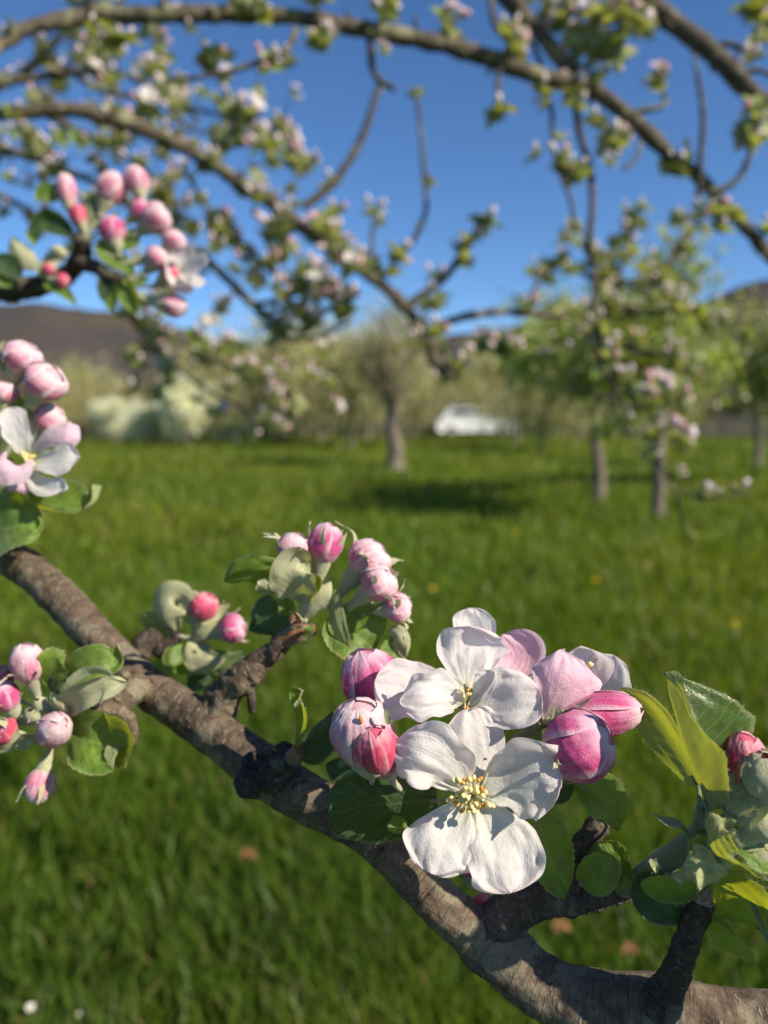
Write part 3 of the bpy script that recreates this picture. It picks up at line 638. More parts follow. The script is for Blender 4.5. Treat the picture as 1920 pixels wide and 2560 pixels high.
over_branch('branch running down from the top edge into the arching branch right of centre', [
    ('limb', [(1225, -60, 1.2), (1275, 0, 1.2), (1360, 95, 1.2), (1400, 145, 1.2), (1455, 200, 1.2)], [48, 46, 44, 48]),
    ('twig', [c6(880, 290, 1.2), c6(930, 260, 1.18), c6(990, 230, 1.17)], [20, 14]),
    ('twig', [c6(510, -20, 1.2), c6(520, 80, 1.19), c6(580, 160, 1.19), c6(670, 170, 1.19), c6(720, 270, 1.2)], [18, 16])],
    [c6(980, 120, 1.17)+(120, (1, 4)), c6(1060, 180, 1.16)+(110, (4, 1)), c6(900, 170, 1.17)+(90,), c6(1090, 120, 1.16)+(80, (2, 5)), c6(860, 60, 1.18)+(90, (5, 3)), c6(770, 60, 1.19)+(80, (0, 4)), c6(820, 110, 1.18)+(70,), c6(1010, 30, 1.18)+(60, (2,)), c6(960, 190, 1.17)+(90, (4,)), c6(860, 130, 1.18)+(55, (2,)), c6(640, 220, 1.19)+(60, (4,)), c6(670, 10, 1.2)+(50,)], seed=51)

over_branch('straight lit branch cutting across the top right corner', [
    ('limb', [(1590, -60, 1.3), (1610, -10, 1.3), (1700, 70, 1.28), (1800, 150, 1.26), (1880, 235, 1.25), (1990, 330, 1.24)], [62, 58, 52, 50]),
    ('twig', [c6(1430, 200, 1.27), c6(1500, 180, 1.26), c6(1560, 215, 1.25), c6(1640, 230, 1.25)], [20, 16]),
    ('twig', [c6(1550, 300, 1.26), c6(1620, 290, 1.25), c6(1680, 320, 1.25)], [16, 12])],
    [c6(1100, 40, 1.27)+(85,), c6(1140, 100, 1.27)+(80, (2, 0)), c6(1600, 50, 1.25)+(100, (4,)), c6(1640, 110, 1.25)+(80, (5,)), c6(1630, 180, 1.25)+(80, (4, 1)), c6(1600, 260, 1.25)+(60,), c6(1060, 30, 1.27)+(60, (2,)), c6(1660, 20, 1.25)+(80,)], seed=52)

over_branch('long branch sloping from the left edge down to the mossy fork over the meadow', [
    ('limb', [(-60, 292, 1.35), (0, 285, 1.38), (160, 275, 1.4), (290, 300, 1.42), (420, 350, 1.45), (560, 430, 1.48), (700, 520, 1.5), (780, 590, 1.5), (870, 650, 1.52), (980, 735, 1.53), (1050, 815, 1.54), (1075, 860, 1.54)], [40, 42, 42, 40, 36, 34, 34, 38]),
    ('limb', [(1075, 850, 1.54), (1085, 900, 1.54), (1130, 945, 1.54)], [40, 34, 18]),
    ('twig', [(760, 520, 1.5), (830, 460, 1.5), (880, 390, 1.5), (910, 330, 1.49), (940, 240, 1.48), (950, 200, 1.48)], [24, 22, 20, 14]),
    ('twig', [(1010, 770, 1.53), (1080, 720, 1.52), (1120, 685, 1.52), (1170, 610, 1.5), (1200, 560, 1.5), (1225, 535, 1.5)], [26, 22, 16, 12]),
    ('twig', [(1090, 815, 1.54), (1170, 790, 1.54), (1260, 780, 1.55), (1340, 785, 1.56), (1420, 790, 1.58)], [24, 22, 18]),
    ('twig', [(960, 690, 1.53), (1000, 640, 1.52), (1040, 590, 1.51), (1065, 520, 1.5), (1060, 440, 1.5), (1052, 330, 1.48), (1040, 235, 1.47)], [16, 15, 14, 12, 10]),
    ('twig', [(930, 690, 1.53), (930, 620, 1.52), (932, 560, 1.52)], [14, 10])],
    [(950, 220, 1.48, 35, (6,)), (1040, 235, 1.47, 38, (6,)), (1068, 460, 1.5, 40, (6, 4)), (1055, 570, 1.5, 38, (6, 4)), (832, 470, 1.5, 55), (930, 545, 1.52, 65, (2, 0)), (980, 650, 1.52, 70), (1205, 565, 1.5, 75, (4,)), (1175, 610, 1.5, 70, (4, 0)), (1145, 640, 1.5, 65, (4,)), (1100, 700, 1.52, 60), (1095, 780, 1.53, 85), (1215, 875, 1.53, 75, (2, 5)), (1250, 890, 1.53, 80, (4,)), (1125, 920, 1.54, 70, (2, 0)), (1110, 960, 1.54, 60, (4,)), (1280, 880, 1.53, 50), (1090, 870, 1.54, 60, (4,)),
     (720, 560, 1.5, 60), (690, 575, 1.5, 70), (820, 540, 1.5, 80), (850, 620, 1.51, 70), (900, 665, 1.52, 60), (1320, 770, 1.55, 50), (860, 620, 1.52, 45, (2,)), (800, 560, 1.5, 50)],
    [(0, 30, 68, 30)], seed=53)

over_branch('thin brown branch behind the pink buds running down towards the white blossoming tree', [
    ('limb', [(440, 600, 1.7), (500, 640, 1.7), (560, 690, 1.7), (630, 760, 1.7), (690, 810, 1.7), (720, 850, 1.7)], [26, 26, 24, 20]),
    ('twig', [(640, 765, 1.7), (720, 740, 1.68), (800, 700, 1.66), (830, 660, 1.66)], [16, 10]),
    ('twig', [(470, 440, 1.72), (520, 520, 1.72), (600, 600, 1.7), (680, 680, 1.68), (800, 760, 1.66)], [12, 14, 12]),
    ('twig', [(720, 850, 1.7), (800, 840, 1.7), (880, 800, 1.68)], [14, 9])],
    [(700, 580, 1.66, 90), (660, 600, 1.68, 70), (720, 640, 1.66, 80), (680, 670, 1.66, 60, (2, 5)), (760, 690, 1.66, 80), (800, 740, 1.66, 90), (740, 790, 1.66, 90), (790, 790, 1.66, 70), (690, 740, 1.66, 70), (640, 720, 1.68, 60), (840, 740, 1.66, 70, (2,)), (860, 790, 1.66, 80), (805, 750, 1.66, 45, (2,)), (780, 820, 1.66, 70), (720, 830, 1.66, 60), (580, 620, 1.7, 70), (620, 660, 1.7, 60), (540, 560, 1.7, 70), (560, 790, 1.7, 60), (560, 770, 1.7, 50)],
    [(0, 10, 60, 40), (1, 6, 60, 30), (2, 9, 60, 40)], seed=54)

AK = [4, 4, 4, 3, 4, 6, 6, 0]
over_branch('leafy branch with pale young leaves hanging in front of the right hand apple trees', [
    ('limb', [(1540, 690, 2.3), (1525, 740, 2.3), (1515, 800, 2.32), (1500, 870, 2.35), (1490, 950, 2.35)], [34, 32, 26, 16]),
    ('twig', [(1525, 740, 2.3), (1470, 690, 2.3), (1410, 660, 2.28), (1360, 690, 2.26), (1325, 740, 2.25)], [18, 14, 10]),
    ('twig', [(1530, 730, 2.3), (1500, 660, 2.3), (1440, 600, 2.28), (1410, 580, 2.28)], [16, 10]),
    ('twig', [(1535, 720, 2.3), (1620, 690, 2.3), (1690, 640, 2.3), (1730, 580, 2.3), (1745, 530, 2.3)], [20, 14, 10]),
    ('twig', [(1530, 760, 2.3), (1620, 770, 2.3), (1720, 780, 2.3), (1830, 800, 2.3), (1900, 790, 2.3)], [18, 12, 8]),
    ('twig', [(1515, 800, 2.32), (1430, 850, 2.3), (1380, 900, 2.3)], [16, 10]),
    ('twig', [(1510, 830, 2.32), (1600, 880, 2.3), (1680, 900, 2.3), (1740, 950, 2.3)], [16, 10]),
    ('twig', [(1540, 700, 2.3), (1570, 620, 2.3), (1580, 560, 2.3), (1610, 520, 2.3)], [14, 8])], [],
    [(0, 12, 62, 30), (1, 20, 62, 30), (2, 12, 60, 24), (3, 20, 62, 34), (4, 24, 62, 34), (5, 14, 62, 30), (6, 20, 62, 34), (7, 14, 58, 24)], seed=58)
AK = [0, 1, 2, 3, 4, 4, 3, 0, 5, 4]

# the dense blossoming limbs behind the upper left
BG = 'blossoming branches crowding the upper left'
DENSE = [('lit branch just under the long sloping branch at the left edge', [(-60, 380, 1.7), (0, 378, 1.7), (75, 392, 1.7), (140, 415, 1.68), (260, 470, 1.66), (380, 560, 1.64)], [26, 24, 20, 14], 30),
         ('flowering branch rising to the top left corner behind the arch', [(-40, 240, 1.9), (60, 180, 1.9), (150, 90, 1.88), (210, 20, 1.86), (250, -50, 1.85)], [22, 20, 16], 26),
         ('flowering branch curving below the arch towards the sky gap', [(-40, 215, 1.8), (80, 195, 1.8), (200, 180, 1.78), (320, 190, 1.76), (420, 240, 1.75), (500, 300, 1.75)], [24, 22, 14, 10], 34),
         ('drooping flowering branch between the arch and the long sloping branch', [(60, 60, 1.95), (130, 140, 1.93), (240, 220, 1.9), (330, 240, 1.9), (440, 260, 1.9), (580, 300, 1.9), (620, 340, 1.88), (690, 380, 1.86), (760, 420, 1.85)], [20, 18, 12, 8, 6], 40),
         ('flowering branch hanging beneath the long sloping branch', [(120, 290, 1.6), (240, 350, 1.6), (330, 400, 1.6), (420, 480, 1.58), (470, 560, 1.58)], [20, 16, 10], 28),
         ('thin flowering branch low at the left above the hills', [(-40, 470, 1.9), (60, 520, 1.9), (180, 600, 1.9), (280, 720, 1.9), (330, 800, 1.88), (420, 900, 1.86), (560, 1000, 1.84), (690, 1050, 1.84)], [18, 16, 12, 8], 44),
         ('thin flowering branch crossing the hills towards the middle', [(300, 760, 2.0), (420, 840, 2.0), (540, 900, 2.0), (660, 960, 2.0), (760, 1010, 1.98)], [14, 12, 8], 40)]
for k, (lab, pts, wd, n) in enumerate(DENSE):
    over_branch(lab, [('limb', pts, wd)], [], [(0, n, 62, 82)], seed=60+k, group=BG)
over_branch('slender twig with three pink buds reaching into the blue sky', [('limb', c, wd) for c, wd in [([(430, 280, 1.6), (500, 330, 1.6), (590, 300, 1.6), (640, 310, 1.6)], [10, 8]), ]],
    [c5(1010, 510, 1.6)+(90, (1, 2)), c5(1050, 550, 1.6)+(60, (5,)), c5(960, 590, 1.6)+(80, (3, 5)), c5(900, 580, 1.6)+(60, (4,)), c5(1110, 620, 1.6)+(80, (1, 3)), c5(1220, 690, 1.6)+(90, (2, 0)), c5(700, 420, 1.6)+(80, (3, 5)), c5(600, 460, 1.6)+(75, (5,)), c5(660, 330, 1.6)+(60,), c5(670, 230, 1.6)+(60,)], seed=70)

# ------------------------------------------------------------------ the branch in focus: limb, spurs, blossoms, buds, leaves
APPLE = thing('apple_branch', P(1300, 2480, .215), 'stout grey brown apple branch in focus with open white blossoms, pink buds and green leaves', 'branch')
ZV = np.array([0, 0, 1.0])

def wood(name, pts, wpx, mat=BK, ns=40, amp=.0005, freq=260, seed=0, bumps=(), parent=None, step=.0007, hair=0):
    W = [P(*p) for p in pts]; dd = np.interp(np.linspace(0, 1, len(wpx)), np.linspace(0, 1, len(pts)), [p[2] for p in pts])
    r = np.asarray(wpx)*.5*dd/F; ln = sum(np.linalg.norm(W[k+1]-W[k]) for k in range(len(W)-1)); b = Buf()
    bp = [(P(*q[0]), q[1]*q[0][2]/F, q[2]*q[0][2]/F) for q in bumps]
    S = tube(b, W, r, ns, max(14, int(ln/step)), amp, freq, seed, bumps=bp)
    if hair:
        V = b.V[0][:-2].reshape(-1, ns, 3); hairs(b, V.reshape(-1, 3), unit(V-V.mean(1, keepdims=True)).reshape(-1, 3), hair, .0007, 1, seed)
    part(name, b, [mat, FH], parent or APPLE, W[0]); return S

def flower_bud(base, tip, R, attach=None, mat=PB, sepals=5, slen=1.0, openb=0.0, npet=5, seed=0, twist=.45, cal=1.0, recurve=.5, slim=1.0, hair=70, res=1, stalk_r=None, phase=0.0, scale_sep=1.0):
    """closed bud: calyx and stalk in one mesh, each petal and sepal a sub-part"""
    g = np.random.default_rng(seed+100); base = np.asarray(base); tip = np.asarray(tip); ax = unit(tip-base); L = np.linalg.norm(tip-base)
    u = unit(np.cross(ax, [.21, .93, .3])); v = np.cross(ax, u)
    b = Buf(); cl = R*.55*cal
    cp = [base-ax*cl*2.0, base-ax*cl*1.2, base-ax*cl*.35, base+ax*cl*.45]
    if attach is not None:
        attach = np.asarray(attach); a0 = attach; m1 = (attach+cp[0])/2 - ax*np.linalg.norm(attach-cp[0])*.12
        sr = stalk_r or R*.17; tube(b, [a0, m1, cp[0], cp[1]], [sr, sr*.9, sr, sr*1.3], 8, 12, sr*.12, 900, seed, C=None)
    tube(b, cp, [R*.2, R*.27, R*.5, R*.66], 14, 12, R*.03, 700, seed)
    if hair:
        V = np.vstack([q[:-2] for q in b.V]); cen = base-ax*cl; hairs(b, V, unit(V-cen-ax*((V-cen)@ax)[:, None]), hair, .0007, 1, seed)
    o = part('flower_bud', b, [FZ, FH], APPLE, base)
    nt_, ns_ = (int(16*res)+6, int(12*res)+5)
    for k in range(npet):
        ph0 = phase + k*6.2832/npet*1.0 + g.uniform(-.12, .12); x = np.linspace(0, 1, nt_); t = 1-(1-x)**1.4; s = np.linspace(-1, 1, ns_)
        top = 1-.06*(k % 3)-.02*g.random()
        prof = np.interp(t*top, [0, .06, .18, .35, .5, .65, .8, .92, 1.0], [.42, .58, .80, .97, 1.0, .94, .75, .47, .0])
        prof = prof + openb*np.clip((t-.35)/.65, 0, 1)**1.3*(.7+.5*g.random())
        half = (1.10 if k % 2 == 0 else .98)*np.sqrt(np.maximum(1-.75*(t*.985)**7, .02))*np.interp(t, [0, .2, 1], [.6, .95, 1.05])
        ph = ph0 + s[None]*half[:, None] + twist*t[:, None]*(1+.2*g.random())
        rad = R*slim*prof[:, None]*(1+.06*s[None]+.02*(k % 2)) + R*.05*vnoise(np.stack([t[:, None]*3+0*s[None], s[None]*2+0*t[:, None], 0*ph+k+seed], -1)) + R*.025*vnoise(np.stack([t[:, None]*4+0*s[None], s[None]*7+0*t[:, None], 0*ph+3*k+seed], -1))
        V = base + ax*(L*top*t*1.0)[:, None, None] + (u*np.cos(ph)[..., None]+v*np.sin(ph)[..., None])*rad[..., None]
        UV = np.stack([np.broadcast_to(t[:, None], ph.shape), np.broadcast_to((s[None]+1)/2, ph.shape)], -1)
        bb = Buf(); bb.add(V, gridQ(nt_, ns_), None, UV); part('petal', bb, mat, o, base)
    if mat is not FZ:
        x = np.linspace(0, 1, 16); rr = np.interp(x, [0, .06, .18, .35, .5, .65, .8, .92, 1.0], [.42, .58, .80, .97, 1.0, .94, .75, .47, .02])*R*slim*(.93 if openb < .08 else .84)
        bb = Buf(); tube(bb, base+ax*(x*L*.965)[:, None], rr, 20, 24, R*.02, 500, seed); bb.UV = [np.tile([.8, .62], (len(bb.V[0]), 1))]; part('petal', bb, mat if openb < .08 else PL, o, base)
    for k in range(sepals):
        az = phase+k*6.2832/5+.6; rd = u*math.cos(az)+v*math.sin(az); l = R*1.25*slen*(.85+.3*g.random()); rc = recurve*(.6+.8*g.random())
        p0 = base+ax*cl*.1+rd*R*.52; p1 = p0+ax*l*.5+rd*l*.18*(1+rc); p2 = p0+ax*l*(.95-.5*rc)+rd*l*(.10+.75*rc)
        bb = Buf(); patch(bb, [p0, p1, p2], R*.27*scale_sep, R*.27*scale_sep, rd*.9-ax*.1, -.4, 0, 12, 7, lambda t: np.interp(t, [0, .25, 1], [1, .85, .03]), ruffle=.25, seed=seed+k, fuzz=hair//2 if hair else 0, flen=.0006)
        part('sepal', bb, [FZ, FH], o, p0)
    return o

def leaf(sp, wl, wr, nrm, mat=LG, cup=.15, fold=0, seed=0, vein=.016, ruffle=.20, serr=.07, fuzz=60, nt=46, ns=23, stalk=None, prof=None, flen=.0006, pa=None, parent=None):
    pf = prof or ((lambda t: prof_leaf(t, *pa)) if pa else prof_leaf)
    b = Buf(); patch(b, sp, wl, wr, nrm, cup, fold, nt, ns, pf, ruffle, serr, seed, 0, vein, fuzz=fuzz, fmat=1, flen=flen)
    if stalk is not None:
        sp0 = np.asarray(sp[0]); tube(b, [np.asarray(stalk), (sp0+np.asarray(stalk))/2, sp0, np.asarray(sp[0])+(np.asarray(sp[1])-sp0)*.25], [.0007, .0006, .0006, .0004], 7, 12, mat=2)
    return part('leaf', b, [mat, FH, FS], parent or APPLE, sp[0])

def petal(parent, sp, wl, wr, nrm, mat=PW, cup=.25, ruffle=.16, seed=0, nt=44, ns=31, wob=.16, fold=0, pa=None):
    b = Buf(); pf = (lambda t: prof_petal(t, *pa)) if pa else prof_petal
    x = np.linspace(0, 1, nt)
    patch(b, sp, wl, wr, nrm, cup, fold, nt, ns, pf if pa else prof_petal, ruffle, 0, seed, wob=wob); return part('petal', b, mat, parent, sp[0])

def stamen(parent, p0, p1, r=.00042, bend=(0, 0, 0), mat=AN, ar=.00075):
    p0 = np.asarray(p0); p1 = np.asarray(p1); b = Buf(); ax = unit(p1-p0)
    tube(b, [p0, (p0+p1)/2+np.asarray(bend), p1], [r*.62, r*.55, r*.45], 7, 8, mat=0)
    sd = unit(np.cross(ax, [.3, .5, .8])); g = abs(hash((round(p1[0]*1e6), round(p1[2]*1e6)))) % 100/100*6.28
    sd = np.array(Quaternion(Vector(ax), g) @ Vector(sd))
    for k in (-1, 1): blob(b, p1+sd*ar*.42*k, (ar*.62, ar*.62, ar), unit(ax+sd*.25*k), 9, 7, 1, ar*.08, 2000)
    part('stamen', b, [FI, mat], parent, p0)

gn = np.random.default_rng(91)
LP = [(13, 1388, .318), (262, 1615, .288), (457, 1776, .267), (665, 1928, .248), (850, 2040, .236), (1015, 2165, .230), (1135, 2290, .227), (1265, 2400, .223)]
NOD = []
for _ in range(150):
    q = catmull(LP, np.array([gn.random()]))[0]; NOD.append(((q[0]+gn.uniform(-60, 60), q[1]+gn.uniform(-60, 60), q[2]-gn.uniform(.002, .010)), gn.uniform(5, 11), gn.uniform(1.5, 4.0)))
# --- main limb (it forks just below the blossoms) and its spurs
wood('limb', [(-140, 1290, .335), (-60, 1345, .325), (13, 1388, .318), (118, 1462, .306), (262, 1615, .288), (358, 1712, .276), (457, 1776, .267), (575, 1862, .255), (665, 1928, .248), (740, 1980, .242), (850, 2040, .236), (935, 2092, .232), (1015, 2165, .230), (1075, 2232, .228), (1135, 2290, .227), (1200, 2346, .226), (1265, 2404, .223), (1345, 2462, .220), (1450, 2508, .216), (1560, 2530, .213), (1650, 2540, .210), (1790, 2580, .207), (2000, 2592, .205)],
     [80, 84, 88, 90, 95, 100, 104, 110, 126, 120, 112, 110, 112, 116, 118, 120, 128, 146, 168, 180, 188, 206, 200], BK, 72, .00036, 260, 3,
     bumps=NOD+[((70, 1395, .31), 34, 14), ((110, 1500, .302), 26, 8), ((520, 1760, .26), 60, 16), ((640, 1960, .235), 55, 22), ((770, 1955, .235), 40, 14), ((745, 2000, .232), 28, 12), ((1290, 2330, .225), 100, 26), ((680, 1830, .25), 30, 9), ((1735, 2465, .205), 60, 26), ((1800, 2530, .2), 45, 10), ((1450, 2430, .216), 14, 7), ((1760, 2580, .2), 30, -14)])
# stub with a cut tip growing up at the right, its shade put into darker bark
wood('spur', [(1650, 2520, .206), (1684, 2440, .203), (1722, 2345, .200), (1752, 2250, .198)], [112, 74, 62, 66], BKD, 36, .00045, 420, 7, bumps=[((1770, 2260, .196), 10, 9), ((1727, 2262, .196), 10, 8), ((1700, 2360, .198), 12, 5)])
wood('spur', [(1752, 2262, .1985), (1760, 2215, .1985), (1766, 2180, .199)], [62, 62, 40], flat('split_tip', (.16, .095, .075), (.33, .27, .19), 700), 26, .0004, 500, 8)
# side branch under the blossoms with its upright stub, both in the shade-darkened bark
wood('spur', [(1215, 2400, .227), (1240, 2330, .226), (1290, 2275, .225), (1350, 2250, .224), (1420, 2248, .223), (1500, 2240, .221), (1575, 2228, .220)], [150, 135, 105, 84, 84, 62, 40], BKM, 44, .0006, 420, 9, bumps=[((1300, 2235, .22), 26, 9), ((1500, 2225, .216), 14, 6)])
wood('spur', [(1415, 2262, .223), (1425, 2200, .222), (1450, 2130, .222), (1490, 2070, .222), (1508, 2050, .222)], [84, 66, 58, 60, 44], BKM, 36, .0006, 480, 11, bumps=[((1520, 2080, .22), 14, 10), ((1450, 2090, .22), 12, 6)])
# knotty node with the new shoot
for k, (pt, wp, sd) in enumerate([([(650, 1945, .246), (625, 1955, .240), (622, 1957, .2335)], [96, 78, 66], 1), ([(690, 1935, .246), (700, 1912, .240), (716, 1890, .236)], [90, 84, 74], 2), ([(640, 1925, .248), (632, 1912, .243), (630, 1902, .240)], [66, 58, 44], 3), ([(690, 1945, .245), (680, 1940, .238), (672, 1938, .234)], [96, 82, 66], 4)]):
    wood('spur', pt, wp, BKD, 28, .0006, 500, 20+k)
wood('spur', [(735, 1985, .240), (752, 1975, .235), (762, 1968, .231)], [50, 44, 30], BK, 26, .0005, 450, 27)
wood('spur', [(720, 1905, .238), (738, 1888, .235), (752, 1868, .232)], [44, 40, 34], FB, 20, .0002, 500, 28)
# spur of the upper cluster
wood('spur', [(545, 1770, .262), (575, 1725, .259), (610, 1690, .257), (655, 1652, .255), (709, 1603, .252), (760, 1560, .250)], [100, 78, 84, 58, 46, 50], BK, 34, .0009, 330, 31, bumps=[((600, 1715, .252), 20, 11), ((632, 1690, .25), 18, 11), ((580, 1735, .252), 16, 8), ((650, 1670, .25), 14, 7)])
wood('spur', [(618, 1705, .256), (628, 1740, .255), (630, 1780, .256)], [34, 22, 18], BKD, 16, .0003, 400, 32)
wood('spur', [(700, 1605, .252), (745, 1585, .250), (790, 1572, .250)], [40, 48, 26], FB, 20, .0003, 500, 33)
# spur of the left cluster, and the small one behind the limb
wood('spur', [(345, 1715, .268), (318, 1738, .262), (280, 1764, .258), (240, 1775, .256), (208, 1781, .255)], [86, 70, 62, 52, 40], BK, 32, .0009, 420, 35, bumps=[((330, 1730, .255), 14, 8), ((300, 1745, .255), 14, 7), ((322, 1715, .258), 12, 7)])
wood('spur', [(300, 1770, .259), (325, 1810, .257), (333, 1862, .256)], [46, 36, 20], BK, 22, .0006, 420, 36)
wood('spur', [(330, 1705, .266), (312, 1696, .26), (316, 1688, .257)], [30, 24, 18], BK, 16, .0006, 600, 37)
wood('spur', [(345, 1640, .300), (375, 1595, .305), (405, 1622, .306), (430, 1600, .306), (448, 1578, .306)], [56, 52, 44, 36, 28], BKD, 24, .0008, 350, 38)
# left end of the limb, rising to the far left flowers
wood('spur', [(-50, 1370, .32), (-20, 1290, .31), (0, 1220, .305), (20, 1150, .30)], [70, 56, 40, 26], BK, 24, .0005, 350, 39)

# --- flower in front
A3 = crop(950, 1780, 3.386)
fc = A3(780, 700, .2035)
b = Buf(); tube(b, [P(1310, 2190, .222), P(1235, 2090, .219), A3(800, 740, .2105), A3(785, 715, .2065)], [.0011, .0010, .0012, .0021], 12, 20, .0001, 900)
FL = part('blossom', b, [FS], APPLE, fc)
petal(FL, [A3(800, 660, .2065), A3(840, 420, .2090), A3(815, 170, .2080), A3(765, -30, .2080)], .0078, .0076, [Dv(.1, .35, 1), Dv(.2, .3, 1), Dv(.15, .75, .7)], cup=[.1, .28, -.30], ruffle=.26, seed=2)
petal(FL, [A3(740, 670, .2055), A3(580, 530, .2030), A3(330, 400, .1985), A3(85, 310, .2030)], [.0048, .0062, .0072], [.0068, .0104, .0098], [Dv(.1, .3, 1), Dv(.3, .1, 1), Dv(.25, .35, 1)], cup=[.15, .1, -.5], ruffle=.26, seed=3, fold=(0.0, .18))
petal(FL, [A3(850, 690, .2055), A3(1080, 620, .2045), A3(1330, 590, .2005), A3(1530, 640, .1980)], [.0082, .0114, .0110], [.0068, .0096, .0100], [Dv(0, .25, 1), Dv(-.12, .2, 1), Dv(-.3, .3, 1)], cup=[.1, .3, .05], ruffle=.30, seed=14)
petal(FL, [A3(830, 775, .2055), A3(940, 980, .2035), A3(1040, 1250, .1985), A3(1100, 1530, .1955)], [.0085, .0116, .0102], [.0082, .0102, .0096], [Dv(0, .6, 1), Dv(.1, .5, 1), Dv(.1, .4, 1)], cup=[.2, .1, -.12], ruffle=.26, seed=5)
petal(FL, [A3(745, 775, .2045), A3(640, 950, .2015), A3(520, 1150, .1970), A3(430, 1370, .1945)], [.0078, .0098, .0096], [.0066, .0096, .0105], [Dv(.1, .6, 1), Dv(.1, .65, 1), Dv(.1, .4, 1)], cup=[.2, .05, -.22], ruffle=.28, seed=6)
gs = np.random.default_rng(77)
for k, (x, y, d, m) in enumerate([(650, 580, .1975, 0), (712, 590, .1985, 1), (775, 565, .1985, 0), (842, 572, .1980, 1), (678, 685, .1960, 0), (600, 735, .1965, 0), (745, 655, .1945, 0), (815, 660, .1945, 0), (875, 695, .1955, 0), (860, 655, .1990, 1), (700, 750, .1950, 0), (648, 770, .1985, 1), (770, 830, .1950, 0), (795, 790, .1945, 0), (700, 832, .1985, 1), (858, 797, .1965, 1), (930, 790, .1955, 0), (725, 720, .1940, 0)]):
    p1 = A3(x, y, d); p0 = fc+(p1-fc)*.16; stamen(FL, p0, p1, bend=Dv(gs.normal(), gs.normal(), .2)*.0004, mat=AO if m else AN, ar=.0009 if m else .0012)
b = Buf(); 
for k in range(5):
    a = k*1.2566; e = fc+Dv(math.cos(a)*.5, math.sin(a)*.5+.15, 1.3)*.0058
    tube(b, [fc, (fc+e)/2, e], [.0005, .0003, .0003], 6, 6); blob(b, e, .00042, None, 7, 5)
part('pistil', b, FI, FL, fc)
for k in range(5):
    a = k*1.2566+.4; p0 = fc-FW*-.0035; dr = Dv(math.cos(a), math.sin(a), .1); bb = Buf()
    patch(bb, [p0+dr*.0012, p0+dr*.004+FW*.0008, p0+dr*.0072+FW*.003], .0013, .0013, Dv(0, 0, 1), .2, 0, 10, 7, lambda t: np.interp(t, [0, .25, 1], [1, .85, .03]), .2, seed=k); part('sepal', bb, [FZ, FH], FL, p0)
for (x, y, d) in [(890, 398, .2045), ]:
    bb = Buf(); blob(bb, A3(x, y, d), (.0005, .0005, .0003), None, 8, 6, 0, .0001, 3000); part('pollen_speck', bb, RU, FL)

# --- flower behind it, seen from the side
A2 = crop(820, 1500, 3.95); A1 = crop(800, 1480, 1.975)
fb = A2(1345, 1010, .2150)
b = Buf(); tube(b, [P(1330, 2200, .223), P(1240, 2040, .224), A2(1360, 1180, .221), A2(1345, 1040, .217)], [.0011, .001, .0011, .002], 12, 20, .0001, 900)
FL2 = part('blossom', b, [FS], APPLE, fb)
petal(FL2, [A2(1380, 900, .2160), A2(1380, 680, .2200), A2(1390, 450, .2225), A2(1420, 255, .2215)], [.006, .0085, .0080], [.0075, .0105, .0115], [Dv(-.05, .2, 1), Dv(-.1, .3, 1), Dv(-.1, .45, 1)], cup=[.15, .25, .0], ruffle=.2, seed=11)
petal(FL2, [A2(1250, 960, .2165), A2(1020, 880, .2190), A2(760, 850, .2185), A2(455, 820, .2165)], [.0078, .0098, .0092], [.0055, .0070, .0066], [Dv(.1, .4, 1), Dv(.1, .5, 1), Dv(-.1, .5, 1)], cup=[.2, .15, -.12], ruffle=.16, seed=12)
petal(FL2, [A2(1330, 1030, .2140), A2(1180, 960, .2115), A2(960, 960, .2075), A2(715, 1010, .2085)], [.0045, .0060, .0056], [.0058, .0068, .0058], [Dv(.1, .5, 1), Dv(.2, .5, .9), Dv(.1, .35, 1)], cup=[.45, .1, -.35], ruffle=.3, seed=13)
petal(FL2, [A1(735, 565, .2150), A1(840, 555, .2125), A1(960, 530, .2090), A1(1090, 495, .2085)], [.0045, .0080, .0082], [.0050, .0085, .0085], [Dv(-.1, .4, 1), Dv(-.2, .35, 1), Dv(-.1, .45, 1)], cup=[.3, .2, -.2], ruffle=.26, seed=15)
petal(FL2, [A1(745, 560, .2165), A1(800, 500, .2140), A1(838, 430, .2125), A1(842, 385, .2130)], .0032, .0030, [Dv(-.5, .2, 1), Dv(-.6, .1, 1)], cup=.6, ruffle=.2, seed=16, nt=26, ns=15)
petal(FL2, [A1(720, 480, .2190), A1(770, 280, .2280), A1(742, 150, .2310), A1(735, 82, .2305)], .0062, .0066, [Dv(0, .2, 1), Dv(.1, .3, 1)], cup=.2, ruffle=.15, seed=17, pa=(.6, 2.6))
petal(FL2, [A1(840, 470, .2205), A1(930, 400, .2270), A1(965, 310, .2310), A1(900, 210, .2320)], [.0045, .0070, .0060], [.0055, .0088, .0070], [Dv(-.3, .2, 1), Dv(-.4, .3, 1)], PP, cup=.2, ruffle=.15, seed=18)
for k, (x, y, d) in enumerate([(1310, 880, .2110), (1385, 885, .2105), (1340, 950, .2110), (1360, 1060, .2100), (1390, 930, .2115)]):
    stamen(FL2, fb, A2(x, y, d), mat=AO if k % 2 else AN, ar=.0007)
